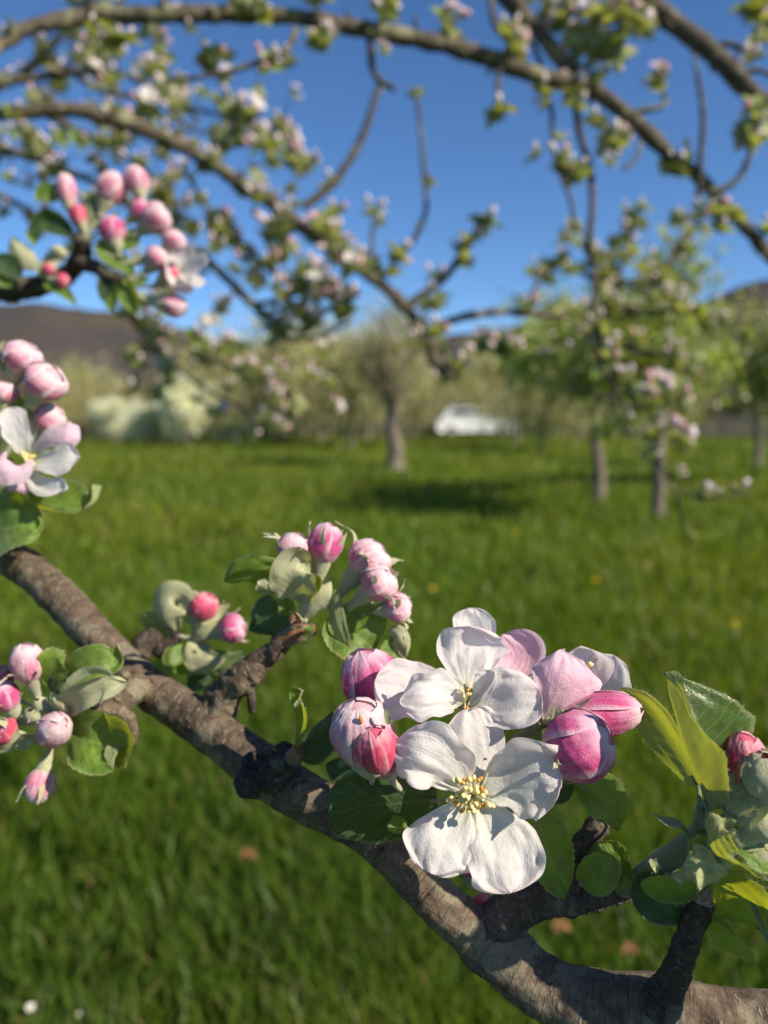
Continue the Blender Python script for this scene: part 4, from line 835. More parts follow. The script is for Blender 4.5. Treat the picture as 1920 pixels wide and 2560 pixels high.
# --- third flower facing away behind, only its stamens and a pink petal show
f3 = A1(1010, 420, .2340)
b = Buf(); tube(b, [P(1350, 2190, .226), A1(990, 700, .236), A1(1000, 480, .2350), f3], [.001, .001, .001, .0018], 10, 16, .0001, 900)
FL3 = part('blossom', b, [FS], APPLE, f3)
for k, (x, y) in enumerate([(1035, 300), (1060, 305), (1085, 330), (1070, 345), (1092, 360), (1050, 330), (1078, 378), (1040, 352)]):
    stamen(FL3, f3, A1(x, y, .2340+.0006*(k % 3)), ar=.0011)
petal(FL3, [A1(1000, 440, .2345), A1(1015, 360, .2360), A1(985, 290, .2375), A1(950, 250, .2380)], .0050, .0055, [Dv(-.2, .2, 1)], PP, cup=.3, ruffle=.15, seed=21, nt=26, ns=17)

# --- opening pink and white flower at the right of the cluster
A4 = crop(1200, 1550, 3.77)
f4 = A4(610, 925, .2135)
b = Buf(); tube(b, [P(1270, 1880, .2220), A4(330, 1140, .2190), A4(500, 1020, .2165), A4(590, 950, .2145)], [.0014, .0013, .0015, .0022], 14, 18, .00012, 900)
V0 = b.V[0][:-2]; hairs(b, V0, unit(V0-np.roll(V0, 7, 0)), 160, .0006, 1, 3)
FL4 = part('blossom', b, [FS, FH], APPLE, f4)
petal(FL4, [A4(660, 930, .2150), A4(930, 760, .2200), A4(1180, 560, .2220), A4(1240, 330, .2200)], [.0070, .0092, .0090], [.0050, .0074, .0070], [Dv(-.1, -.3, 1), Dv(-.4, -.1, 1)], PW, cup=.35, ruffle=.14, seed=31)
petal(FL4, [A4(640, 910, .2155), A4(820, 660, .2215), A4(950, 420, .2225), A4(940, 250, .2200)], .0080, .0085, [Dv(-.1, -.2, 1), Dv(-.1, -.1, 1)], PW, cup=.35, ruffle=.12, seed=32)
petal(FL4, [A4(600, 940, .2125), A4(700, 740, .2090), A4(790, 500, .2085), A4(800, 285, .2125)], [.0056, .0076, .0074], [.0072, .0128, .0128], [Dv(0, -.2, 1), Dv(.05, .1, 1), Dv(.05, .55, .9)], PP, cup=[-.3, -.42, -.38], ruffle=.12, seed=33, wob=.12, pa=(.45, 3.4))
for k in range(5):
    stamen(FL4, f4, A4(880+k*40, 420+(k % 2)*50, .2165), ar=.0008)

# --- buds of the main cluster
SB = P(1390, 2215, .223)
flower_bud(A4(700, 1320, .2085), A4(1215, 1020, .2000), .00935, A4(560, 1480, .2200), PB, 3, .9, .0, 5, 41, .5, .8, .7, res=2, phase=.5)
flower_bud(A4(760, 930, .2130), A4(1540, 840, .2110), .0060, A4(560, 1100, .2200), PB, 5, 1.5, .06, 5, 42, .3, .6, .35, res=1.5, phase=2.2)
flower_bud(A2(520, 1080, .2330), A2(310, 480, .2300), .0086, P(1010, 1930, .228), PB, 2, .7, .03, 5, 43, .35, .7, .2, res=2, phase=1.3)
flower_bud(A2(400, 1600, .2150), A2(270, 990, .2110), .0087, P(1000, 1960, .224), PL, 4, .9, .05, 5, 44, .35, .7, .5, res=2, phase=.2)
flower_bud(A2(590, 1680, .2095), A2(410, 1270, .2030), .0058, P(1010, 1975, .221), PR, 3, .9, .06, 5, 45, .4, .6, .5, res=2, phase=.9)
flower_bud(P(1175, 2290, .2330), P(1225, 2240, .231), .0030, P(1140, 2250, .236), PR, 4, 1.1, 0, 5, 46, .3, .9, .3)
flower_bud(P(1170, 2190, .2350), P(1178, 2150, .2340), .0026, P(1180, 2220, .238), PR, 3, 1.0, 0, 5, 47, .3, .9, .3, hair=20)
for (x, y, d, ex) in [(325, 1180, .2050, .0010)]:
    bb = Buf(); blob(bb, A2(x, y, d), (.0006, .0004, .0012), Dv(-.3, 1, 0), 10, 8, 0, .0001, 2000); part('bud_scale', bb, RU, APPLE)
# small sepals and stipules showing between buds and petals
for sp, wd_ in [([A2(600, 1230, .2035), A2(580, 1140, .2028), A2(555, 1070, .2035)], .0018), ([A2(300, 1480, .2060), A2(255, 1400, .2050), A2(180, 1385, .2045)], .0022), ([A4(690, 1010, .2050), A4(700, 900, .2045), A4(712, 800, .2050)], .0017), ([A4(640, 1060, .2055), A4(680, 960, .2052), A4(705, 880, .2053)], .0016),
                ([A2(270, 1560, .2130), A2(180, 1590, .2120), A2(85, 1640, .2125)], .0022), ([A4(760, 1450, .2060), A4(880, 1500, .2050), A4(1030, 1620, .2045)], .0018), ([A4(1080, 1420, .2055), A4(1150, 1390, .2050), A4(1220, 1360, .2055)], .0016)]:
    b = Buf(); patch(b, sp, wd_*.5, wd_*.5, Dv(.1, .3, 1), .3, 0, 14, 7, lambda t: np.interp(t, [0, .3, .7, 1], [.5, 1, .7, .02]), .2, seed=int(wd_*1e5), fuzz=60); part('stipule', b, [FS, FH], APPLE, sp[0])
# --- leaves of the main cluster
leaf([A1(580, 1030, .2190), A1(420, 1040, .2175), A1(230, 1060, .2155), A1(40, 1085, .2140)], .0140, .0125, [Dv(.1, -.25, 1), Dv(0, -.35, 1)], LD, -.12, 0, 51, 0.020, .12, .08, 60, stalk=A1(700, 1040, .2210), pa=(.5, .38))
leaf([A1(420, 1120, .2180), A1(385, 1155, .2160), A1(330, 1170, .2150)], .0022, .0030, [Dv(0, .7, 1)], LY, .2, 0, 52, 0, .1, 0, 0, 20, 9)
leaf([A1(1075, 1080, .2150), A1(1110, 1220, .2135), A1(1160, 1370, .2120), A1(1210, 1510, .2115)], [.0062, .0075, .0070], [.0072, .0086, .0078], [Dv(-.35, .35, 1), Dv(-.5, .3, 1)], LG, .1, 0, 53, 0.024, .16, .12, 90, stalk=A1(1040, 1010, .2200), pa=(.45, .85))
leaf([A1(1255, 940, .2140), A1(1350, 985, .2125), A1(1430, 1060, .2120), A1(1470, 1180, .2115)], [.0046, .0068, .0064], [.0056, .0078, .0066], [Dv(.2, .6, 1), Dv(.3, .35, 1)], LY, .25, (.1, .25), 54, 0.032, .14, .08, 90, stalk=A1(1160, 920, .2200), pa=(.42, .8))
leaf([A1(1290, 1445, .2130), A1(1350, 1400, .2115), A1(1395, 1340, .2110), A1(1410, 1280, .2115)], .0048, .0056, [Dv(-.1, .2, 1), Dv(-.3, .2, 1)], LY, .3, 0, 55, 0.028, .12, .1, 70, stalk=P(1560, 2225, .221), pa=(.4, .5))
leaf([A1(1330, 1420, .2150), A1(1400, 1370, .2160), A1(1450, 1290, .2165), A1(1470, 1235, .2165)], .0058, .0052, [Dv(-.5, 0, 1)], LG, .2, 0, 56, 0.020, .1, .08, 50, stalk=P(1560, 2225, .222), pa=(.4, .5))
leaf([A1(1440, 1450, .2140), A1(1490, 1400, .2130), A1(1530, 1340, .2130)], .0038, .0030, [Dv(-.3, .2, 1)], LY, .3, 0, 57, 0.020, .1, .08, 40, stalk=P(1575, 2228, .220))
leaf([A1(1120, 960, .2200), A1(1180, 965, .2190), A1(1260, 945, .2185)], .0045, .0045, [Dv(0, .3, 1)], LD, .1, 0, 58, 0.020, .1, .05, 30)
leaf([P(1240, 1900, .226), P(1290, 1860, .226), P(1350, 1850, .226)], .0055, .0045, [Dv(0, .4, 1)], LY, .2, 0, 59, 0.024, .1, .05, 30)
leaf([P(880, 1925, .232), P(850, 1925, .233), P(815, 1910, .234)], .0040, .0040, [Dv(0, .3, 1)], LD, .1, 0, 60, 0.020, .1, .05, 20)
# folded leaves of the new shoot on the knot
B4 = crop(540, 1750, 4.608)
leaf([B4(960, 680, .2330), B4(1090, 500, .2300), B4(1230, 330, .2285), B4(1385, 165, .2280)], .0034, .0064, [Dv(-.4, .5, 1), Dv(-.5, .3, 1)], LD, -.45, 0, 61, 0.020, .14, .04, 130, pa=(.35, .4))
leaf([B4(1000, 640, .2340), B4(1150, 520, .2325), B4(1300, 440, .2320), B4(1420, 400, .2320)], .0030, .0045, [Dv(.1, .5, 1)], LD, .2, 0, 62, 0.020, .1, .04, 60, pa=(.4, .5))
leaf([B4(880, 640, .2330), B4(960, 430, .2300), B4(1000, 200, .2300), B4(960, -60, .2300), B4(1010, -110, .2290)], [.0008, .0016, .0024, .0022], [.0006, .0040, .0065, .004], [Dv(-.5, 0, 1), Dv(-.6, .1, 1)], LY, .5, (.3, .5), 63, 0.020, .12, .08, 100, pa=(.5, .35))
# --- upper cluster (slightly out of focus)
A5 = crop(540, 1280, 3.19); CB = A5(700, 880, .2500)
def D5(x, y, e=0): return A5(x, y, .2500+e)
flower_bud(D5(590, 400, -.002), D5(645, 165, -.004), .0052, CB, PL, 5, 1.9, .05, 5, 71, .3, 1.6, .75, scale_sep=1.5, phase=.3)
flower_bud(D5(840, 400, .0), D5(905, 80, -.002), .0056, CB, PB, 5, 2.0, .03, 5, 72, .2, 1.8, .2, phase=1.0, scale_sep=1.2)
flower_bud(D5(1130, 480, .002), D5(1320, 260, .0), .0070, D5(880, 720), PL, 5, 1.7, .1, 5, 73, .4, 1.6, .75, scale_sep=1.5, phase=.6)
flower_bud(D5(1210, 640, -.004), D5(1400, 480, -.008), .0060, D5(880, 760), PL, 5, 1.5, .08, 5, 74, .5, 1.4, .75, scale_sep=1.5, phase=1.7)
flower_bud(D5(1350, 780, -.002), D5(1565, 745, -.004), .0048, D5(900, 820), PL, 5, 1.9, .03, 5, 75, .4, 1.5, .75, scale_sep=1.5, phase=.2)
flower_bud(D5(1150, 770, .004), D5(1010, 840, .004), .0034, D5(900, 840), PR, 4, .9, 0, 5, 76, .3, 1.1, .4)
for j, (sp, wl, wr, nr, mt, kw) in enumerate([
    ([D5(560, 610), D5(420, 520, -.003), D5(250, 500, -.005), D5(70, 520, -.003)], .0058, .0075, [Dv(.2, -.6, 1), Dv(0, -.8, .7)], LY, dict(cup=-.5, fold=.3)),
    ([D5(640, 700), D5(630, 570, -.006), D5(640, 450, -.008), D5(720, 400, -.004)], .0070, .0078, [Dv(0, 0, -1), Dv(.2, .3, -1)], LW, dict(cup=-.4)),
    ([D5(690, 860), D5(770, 740, -.003), D5(850, 640, -.004), D5(915, 530, -.002)], .0038, .0048, [Dv(.3, .5, -1)], LW, dict(cup=.3)),
    ([D5(960, 620, -.002), D5(950, 800, -.005), D5(1000, 980, -.006), D5(1095, 1190, -.004)], .0034, .0030, [Dv(.6, .1, -1)], LY, dict(cup=.2)),
    ([D5(930, 820), D5(1040, 930, -.002), D5(1160, 1010, -.003), D5(1270, 1090, -.002)], .0110, .0090, [Dv(-.1, .4, 1), Dv(-.2, .5, 1)], LY, dict(cup=.3, pa=(.45, .35))),
    ([D5(1380, 940), D5(1450, 980, -.002), D5(1490, 1060, -.002), D5(1510, 1160)], .0042, .0030, [Dv(.1, .2, -1)], LW, dict(cup=.4)),
    ([D5(1360, 1010), D5(1390, 1060), D5(1440, 1110), D5(1490, 1140)], .0050, .0040, [Dv(0, .3, 1)], LG, dict(cup=.4)),
    ([D5(620, 880, .004), D5(520, 850, .006), D5(400, 850, .008), D5(280, 930, .010)], .0085, .0085, [Dv(-.4, -.1, 1)], LD, dict(cup=.1)),
    ([D5(720, 700), D5(760, 620, -.004), D5(800, 560, -.006), D5(800, 500, -.006)], .0032, .0036, [Dv(-.3, .3, 1)], LY, dict(cup=.5)),
    ([D5(560, 830), D5(560, 760, -.002), D5(500, 700, -.003)], .0030, .0030, [Dv(0, .3, 1)], LY, dict(cup=.3)),
    ([D5(500, 660), D5(400, 610, -.007), D5(330, 560, -.009)], .0035, .0035, [Dv(.1, .3, -1)], LW, dict(cup=.4)),
    ([D5(650, 880), D5(640, 860, -.005), D5(615, 800, -.005)], .0016, .0016, [Dv(0, .3, 1)], FB, dict(cup=.3)),
    ([D5(700, 950), D5(730, 960, -.006), D5(770, 900, -.006)], .0020, .0020, [Dv(0, .3, 1)], LY, dict(cup=.3))]):
    leaf(sp, wl, wr, nr, mt, seed=80+j, nt=30, ns=15, fuzz=60, **kw)
# --- small cluster behind the limb
A6 = crop(100, 1420, 3.19); CE = A6(1110, 545, .3050)
def D6(x, y, e=0): return A6(x, y, .3050+e)
flower_bud(D6(1270, 410), D6(1345, 195, -.002), .0058, CE, PR, 5, 1.5, 0, 5, 91, .2, 1.3, .3, phase=.4, hair=30)
flower_bud(D6(1450, 510, -.004), D6(1640, 450, -.006), .0058, CE, PB, 5, 1.4, 0, 5, 92, .2, 1.4, .3, hair=30)
for j, (sp, wl, wr, nr, mt) in enumerate([
    ([D6(1090, 520), D6(1000, 400, -.004), D6(1030, 260, -.006), D6(1140, 260, -.004), D6(1130, 380, -.002)], .0085, .0070, [Dv(.2, .2, -1), Dv(.3, .5, -.6)], LW),
    ([D6(1090, 530), D6(980, 480), D6(880, 420), D6(810, 360)], .0060, .0060, [Dv(0, .6, -1)], LY),
    ([D6(1180, 590, -.002), D6(1240, 680, -.004), D6(1320, 740, -.006), D6(1480, 720, -.006)], .0060, .0060, [Dv(-.2, -.2, -1)], LW),
    ([D6(1280, 760, .002), D6(1400, 760), D6(1530, 750), D6(1640, 670)], .0050, .0050, [Dv(0, .1, -1)], LD),
    ([D6(1130, 610), D6(1120, 700, -.003), D6(1150, 770, -.003), D6(1110, 840)], .0060, .0070, [Dv(.2, .4, 1)], LY),
    ([D6(1190, 450), D6(1180, 330, -.003), D6(1230, 240, -.003), D6(1190, 180)], .0030, .0030, [Dv(0, .2, -1)], LW),
    ([D6(1230, 520), D6(1330, 480, -.003), D6(1420, 360), D6(1520, 285)], .0030, .0030, [Dv(-.2, .5, -1)], LW),
    ([D6(1200, 620), D6(1300, 540, -.004), D6(1400, 470, -.004), D6(1490, 410)], .0038, .0034, [Dv(-.1, .6, -1)], LW),
    ([D6(1200, 820), D6(1280, 860), D6(1370, 900)], .0070, .0070, [Dv(0, .3, 1)], LD),
    ([D6(1340, 1010, -.04), D6(1350, 960, -.042), D6(1380, 940, -.042)], .0018, .0018, [Dv(0, .3, 1)], LW)]):
    leaf(sp, wl, wr, nr, mt, seed=110+j, nt=24, ns=13, fuzz=30, cup=.3)
# --- left cluster
A7 = crop(0, 1580, 4.608); CL = A7(820, 960, .2550)
def D7(x, y, e=0): return A7(x, y, .2550+e)
flower_bud(D7(380, 560), D7(250, 130, -.004), .0055, CL, PL, 5, 1.5, .04, 5, 121, .3, 1.2, .9, phase=.8)
flower_bud(D7(140, 880), D7(-60, 580, -.004), .0048, CL, PB, 5, 1.1, .03, 5, 122, .3, 1.2, .6, phase=.2)
flower_bud(D7(90, 620, .004), D7(-40, 400), .0034, D7(500, 900, .003), PR, 4, .9, 0, 5, 123, .3, 1.0, .6)
flower_bud(D7(575, 1190, -.002), D7(680, 1060, -.014), .0053, CL, PL, 5, .9, .05, 5, 124, .4, .9, .5, phase=1.5)
flower_bud(D7(520, 1560, .0), D7(400, 1990, -.003), .0046, D7(620, 1250, .003), PL, 5, 2.0, .02, 5, 125, .3, 1.4, .35, phase=.3)
flower_bud(D7(170, 1180), D7(-40, 1110, -.003), .0044, CL, PR, 5, 1.5, -.05, 5, 126, .3, 1.5, .05, scale_sep=1.6)
flower_bud(D7(420, 1010), D7(330, 880, -.003), .0026, CL, FZ, 5, 1.6, 0, 5, 127, .3, 1.2, .5)
flower_bud(D7(520, 890), D7(400, 760, -.003), .0022, CL, FZ, 5, 1.6, 0, 5, 128, .3, 1.2, .5)
for j, (sp, wl, wr, nr, mt, kw) in enumerate([
    ([D7(740, 660), D7(880, 460, -.006), D7(1120, 340, -.008), D7(1330, 320, -.006), D7(1390, 150, -.004)], [.006, .0058, .0035], [.0055, .0065, .004], [Dv(-.1, .6, 1), Dv(.1, .7, 1), Dv(-.6, .2, 1)], LY, dict(cup=.4, vein=.05)),
    ([D7(790, 900), D7(900, 730, -.008), D7(1130, 600, -.010), D7(1300, 600, -.010), D7(1450, 560, -.008)], [.0050, .0055, .0030], [.0058, .0072, .0035], [Dv(.1, .2, -1), Dv(0, .3, -1)], LW, dict(cup=-.3)),
    ([D7(560, 620), D7(590, 450, -.003), D7(640, 300, -.004), D7(760, 250, -.002)], .0050, .0055, [Dv(.2, .5, 1)], LY, dict(cup=.3)),
    ([D7(560, 640), D7(620, 560, -.002), D7(690, 480), ], .0050, .0050, [Dv(.1, .3, 1)], LD, dict(cup=.2)),
    ([D7(800, 1150), D7(990, 1230, -.006), D7(1230, 1300, -.007), D7(1420, 1300, -.010), D7(1400, 1560, -.008)], [.0095, .0100, .0065], [.0085, .0100, .0065], [Dv(-.1, .3, 1), Dv(-.2, .4, 1), Dv(-.6, .4, .8)], LY, dict(cup=.35, vein=.05, pa=(.4, .5))),
    ([D7(330, 1230), D7(150, 1270, -.003), D7(-40, 1330, -.003), D7(-200, 1420)], .0038, .0038, [Dv(.1, .5, -1)], LW, dict(cup=.3)),
    ([D7(800, 1000), D7(690, 880, -.004), D7(620, 800, -.006), D7(610, 690, -.006)], .0020, .0020, [Dv(.2, .2, -1)], LW, dict(cup=.3)),
    ([D7(420, 1200), D7(330, 1240, -.006), D7(270, 1310, -.006), D7(190, 1310, -.006)], .0018, .0018, [Dv(.1, .3, 1)], LW, dict(cup=.3))]):
    leaf(sp, wl, wr, nr, mt, seed=130+j, nt=34, ns=17, fuzz=70, **kw)
# --- far left flowers
A8 = crop(0, 960, 5.027); A9 = crop(0, 380, 2.127)
def D8(x, y, e=0): return A8(x, y, .3000+e)
f8 = D8(380, 960)
b = Buf(); tube(b, [P(10, 1290, .308), D8(240, 1200, .012), D8(360, 1000, .006), f8], [.0011, .001, .0011, .0022], 10, 14)
FL8 = part('blossom', b, [FS], APPLE, f8)
petal(FL8, [D8(340, 890), D8(260, 700, -.003), D8(180, 480, -.005), D8(120, 290, -.004)], .0056, .0050, [Dv(.1, .4, 1)], PW, .3, .15, 141, 36, 23)
petal(FL8, [D8(400, 830, .002), D8(600, 680, -.003), D8(820, 640, -.005), D8(1010, 690, -.002)], .0050, .0064, [Dv(-.1, -.3, -1), Dv(.1, -.2, -1)], PP, .45, .1, 142, 40, 25)
petal(FL8, [D8(400, 980, -.001), D8(600, 985, -.005), D8(820, 940, -.008), D8(1000, 910, -.008)], .0054, .0066, [Dv(0, .5, 1), Dv(.1, .5, 1)], PW, .2, .15, 143, 40, 25)
petal(FL8, [D8(360, 1100, -.001), D8(470, 1270, -.006), D8(640, 1330, -.010), D8(850, 1310, -.012)], .0050, .0044, [Dv(-.2, .6, 1)], PW, .4, .14, 144, 36, 23)
petal(FL8, [D8(370, 990, -.001), D8(260, 1020, -.009), D8(90, 1040, -.013), D8(-60, 1020, -.014)], .0062, .0066, [Dv(.4, -.2, -1)], PP, .4, .12, 145, 40, 25)
petal(FL8, [D8(330, 1080, .001), D8(250, 1230, -.004), D8(220, 1330, -.005), D8(250, 1420, -.004)], .0050, .0050, [Dv(.1, .2, -1)], PP, .3, .12, 147, 30, 19)
petal(FL8, [D8(380, 800, .004), D8(370, 600, .008), D8(340, 420, .009), D8(320, 290, .008)], .0050, .0050, [Dv(0, 0, 1)], PW, .3, .1, 146, 24, 15)
for k, (x, y) in enumerate([(290, 900), (330, 920), (370, 930), (410, 910), (390, 980), (350, 960), (400, 1010), (310, 880)]):
    stamen(FL8, f8, D8(x, y, -.006), ar=.0011)
flower_bud(D8(520, 560, .010), D8(740, 290, .008), .0060, D8(300, 1300, .014), PL, 4, .8, .06, 5, 151, .3, .8, .4, hair=20)
flower_bud(A9(90, 1170, .305), A9(150, 1010, .302), .0075, P(-20, 1180, .31), PL, 4, .8, .05, 5, 152, .4, .9, .4, hair=20)
flower_bud(A9(195, 1290, .300), A9(290, 1150, .296), .0079, P(-10, 1200, .31), PL, 4, .8, .10, 5, 153, .4, .9, .4, hair=20)
flower_bud(A9(10, 1340, .300), A9(5, 1215, .298), .0060, P(-20, 1230, .31), PL, 4, .8, .02, 5, 154, .4, .9, .4, hair=20)
for j, (sp, wl, wr, nr, mt, kw) in enumerate([
    ([D8(230, 1480, .006), D8(560, 1510, .002), D8(880, 1560, -.002), D8(1150, 1530, -.003), D8(1215, 1270, -.002)], [.008, .010, .0065], [.0040, .0050, .004], [Dv(-.1, .7, .6), Dv(-.3, .7, .5), Dv(-.9, .2, .5)], LY, dict(cup=.5)),
    ([D8(-260, 1900, .006), D8(0, 1830, -.002), D8(250, 1780, -.006), D8(525, 1770, -.006)], .0135, .0140, [Dv(-.1, .2, 1), Dv(-.2, .4, 1)], LG, dict(cup=.35, pa=(.4, .5))),
    ([P(10, 1010, .302), P(40, 1020, .300), P(75, 1040, .300)], .0045, .0040, [Dv(0, .4, 1)], LY, dict(cup=.2)),
    ([P(20, 1050, .306), P(60, 1040, .306), P(95, 1050, .306)], .0030, .0030, [Dv(0, .3, 1)], LW, dict(cup=.3)),
    ([P(10, 930, .306), P(6, 890, .304), P(15, 850, .304)], .0030, .0030, [Dv(0, .3, 1)], LW, dict(cup=.3)),
    ([P(-30, 1270, .305), P(-5, 1220, .301), P(10, 1180, .299)], .0085, .0080, [Dv(.2, .2, 1)], LW, dict(cup=.3))]):
    leaf(sp, wl, wr, nr, mt, seed=160+j, nt=34, ns=17, fuzz=40, **kw)
# --- right hand leaf cluster on its green shoot
C4_, C6_ = crop(1560, 1660, 4.097), crop(1560, 1900, 4.253)
def C4(x, y, d): return C4_(x, y, d-.020)
def C6(x, y, d): return C6_(x, y, d-.020)
wood('new_shoot', [(1545, 2228, .2205), (1600, 2195, .2155), (1660, 2155, .2080), (1725, 2110, .2000), (1765, 2070, .1970)], [44, 52, 58, 60, 56], FS, 26, .0001, 700, 171, hair=400)
wood('new_shoot', [(1745, 2110, .1985), (1752, 2060, .1968), (1756, 2015, .1950)], [46, 40, 30], FS, 22, .0001, 700, 172, hair=150)
wood('new_shoot', [(1575, 2225, .2180), (1640, 2200, .2080), (1690, 2200, .2000), (1740, 2225, .1950)], [40, 34, 30, 26], FS, 18, .0001, 700, 173, hair=160)
LN = dict(flen=.0008)
leaf([C4(860, 1500, .2120), C4(700, 1060, .2090), C4(560, 620, .2090), C4(410, 90, .2110)], [.0068, .0098, .0082], [.0145, .0190, .0150], [Dv(1, .38, .12), Dv(1, .30, .25)], LD2, .1, (.62, 1.12), 181, 0.008, .12, .025, 420, 60, 31, stalk=P(1760, 2060, .1950), pa=(.5, .62), flen=.0008)
leaf([C4(760, 1250, .2260), C4(500, 820, .2310), C4(240, 420, .2350), C4(-30, 240, .2360)], [.0046, .0056, .0050], [.0052, .0064, .0052], [Dv(.75, .3, -.75), Dv(.6, .5, -.8)], LY, -.3, 0, 182, 0.020, .12, .04, 320, 50, 21, stalk=P(1755, 2070, .1960), pa=(.45, .6), flen=.0008)
leaf([C6(1090, 560, .2080), C6(1000, 780, .2050), C6(1120, 1030, .2030), C6(1260, 1130, .2010), C6(1490, 1190, .2020)], [.0035, .0050, .0060], [.0040, .0052, .0050], [Dv(.7, .5, -.5), Dv(.3, .7, -.5), Dv(-.2, .8, .6)], LY, .35, 0, 183, 0.024, .2, .05, 420, 56, 21, pa=(.35, .4), flen=.0008)
leaf([C6(900, 1300, .2150), C6(1100, 1420, .2130), C6(1300, 1580, .2120), C6(1440, 1830, .2110)], [.0115, .0130, .0085], [.0082, .0100, .0070], [Dv(-.75, -.45, .6), Dv(-.75, -.35, .55)], LY, .2, 0, 184, 0.020, .12, .05, 280, 50, 23, pa=(.35, .5), flen=.0008)
leaf([C6(940, 1620, .2160), C6(1080, 1830, .2140), C6(1230, 2000, .2130), C6(1355, 2150, .2130)], .0040, .0048, [Dv(-.8, -.2, .6)], LY, .2, 0, 185, 0.020, .1, .05, 120, 40, 17, pa=(.4, .6), flen=.0008)
leaf([C6(60, 1420, .2200), C6(300, 1440, .2210), C6(520, 1530, .2215), C6(720, 1700, .2220)], .0062, .0066, [Dv(.2, .5, 1)], LD, .15, 0, 186, 0.020, .1, .05, 60, pa=(.4, .6))
leaf([C6(180, 1310, .2150), C6(420, 1330, .2140), C6(640, 1360, .2130), C6(760, 1430, .2130)], .0040, .0050, [Dv(.2, -.4, 1)], LG, .2, 0, 187, 0.020, .1, .05, 80, pa=(.4, .5))
leaf([C6(700, 820, .2160), C6(560, 690, .2140), C6(420, 660, .2130), C6(290, 555, .2130)], .0013, .0013, [Dv(.2, .8, .6)], FS, .5, 0, 188, 0, .2, 0, 60, 30, 7)
leaf([C6(360, 1180, .2120), C6(320, 1120, .2105), C6(275, 1045, .2105)], .0010, .0010, [Dv(.2, .3, 1)], LW, .4, 0, 189, 0, .2, 0, 50, 24, 7)
leaf([C6(880, 900, .2130), C6(830, 860, .2115), C6(800, 780, .2115)], .0040, .0032, [Dv(-.3, .2, 1)], LY, .3, 0, 190, 0.020, .1, .05, 80, 24, 11)
leaf([C4(1080, 1540, .2120), C4(1180, 1350, .2090), C4(1220, 1150, .2090), C4(1165, 950, .2100)], .0030, .0048, [Dv(-.3, .2, -1)], LW, .3, 0, 191, 0.016, .1, .04, 300, 34, 15, flen=.0008)
leaf([C4(1000, 1400, .2110), C4(960, 1300, .2100), C4(940, 1180, .2100)], .0035, .0040, [Dv(.3, .3, 1)], LY, .3, 0, 192, 0.032, .12, .05, 120, 24, 13)
leaf([C6(1000, 1090, .2100), C6(1080, 1110, .2080), C6(1150, 1180, .2080)], .0025, .0025, [Dv(0, .5, 1)], LW, .3, 0, 193, 0.020, .1, .05, 90, 20, 9)
leaf([C6(640, 1100, .2120), C6(720, 1150, .2105), C6(740, 1290, .2100)], .0060, .0050, [Dv(-.2, .3, 1)], LW, .2, 0, 194, 0.020, .1, .04, 140, 28, 13, pa=(.4, .4))
leaf([C6(880, 1330, .2040), C6(880, 1220, .2020), C6(840, 1120, .2025)], .0034, .0040, [Dv(.1, .3, 1)], LW, .3, 0, 195, 0.020, .1, .04, 160, 28, 13, pa=(.4, .4))
for j, (x0, y0, x1, y1, d, w_) in enumerate([(1990, 2330, 2150, 2290, .182, .011), (1960, 2440, 2120, 2420, .180, .011), (2060, 2400, 2230, 2330, .176, .012)]):  # unseen leaves added right of the view to shade the limb
    leaf([P(x0, y0, d), P((x0+x1)/2, (y0+y1)/2-15, d-.001), P(x1, y1, d)], w_, w_, [Dv(.45, .65, .6)], LY, .2, 0, 400+j, .02, .15, .05, 60, 24, 13, pa=(.4, .5), stalk=P(1850, 2190, .192))
CR = P(1800, 2060, .195)
flower_bud(C4(1300, 1350, .2130), C4(1190, 690, .2100), .0058, CR, PR, 5, 1.3, -.03, 5, 201, .3, 1.6, .02, hair=420, scale_sep=1.7)
flower_bud(C4(1450, 1330, .2060), C4(1420, 900, .2040), .0056, CR, FZ, 5, 1.4, -.06, 5, 202, .3, 1.6, .02, hair=420, scale_sep=1.9)
flower_bud(C6(1330, 780, .2080), C6(1620, 520, .2060), .0050, CR, FZ, 5, 1.5, -.05, 5, 203, .3, 1.8, .1, hair=360, scale_sep=1.8)
flower_bud(C6(1230, 960, .2100), C6(1620, 990, .2090), .0042, CR, FZ, 5, 1.6, 0, 5, 204, .3, 1.6, .3, hair=240)
for j, (sp, w_, nr, mt) in enumerate([([C6(1100, 560, .2090), C6(1240, 380, .2070), C6(1330, 200, .2070), C6(1350, 40, .2080)], .0040, Dv(-.6, .1, .7), LW), ([C6(1150, 640, .2080), C6(1330, 520, .2060), C6(1480, 380, .2050), C6(1560, 220, .2060)], .0040, Dv(-.5, .5, .7), LW),
                ([C6(1180, 900, .2080), C6(1330, 960, .2060), C6(1460, 1080, .2050), C6(1600, 1110, .2050)], .0042, Dv(.2, .7, .7), LY), ([C4(1080, 1500, .2120), C4(1110, 1280, .2110), C4(1130, 1100, .2110), C4(1170, 960, .2120)], .0026, Dv(-.3, .2, 1), LG)]):
    leaf(sp, w_, w_, [nr], mt, .35, 0, 230+j, .02, .2, .04, 220, 34, 15, flen=.0008, pa=(.4, .7))
for j, (sp, w_) in enumerate([([C6(1040, 800, .2110), C6(1180, 770, .2095), C6(1260, 740, .2095)], .0015), ([C6(1110, 620, .2110), C6(1220, 590, .2090), C6(1330, 570, .2090)], .0022), ([C6(1200, 920, .2090), C6(1340, 880, .2070), C6(1540, 900, .2070)], .0025)]):
    leaf(sp, w_, w_, [Dv(.1, .6, .6)], LW, .4, 0, 210+j, .04, .15, 0, 120, 24, 9)

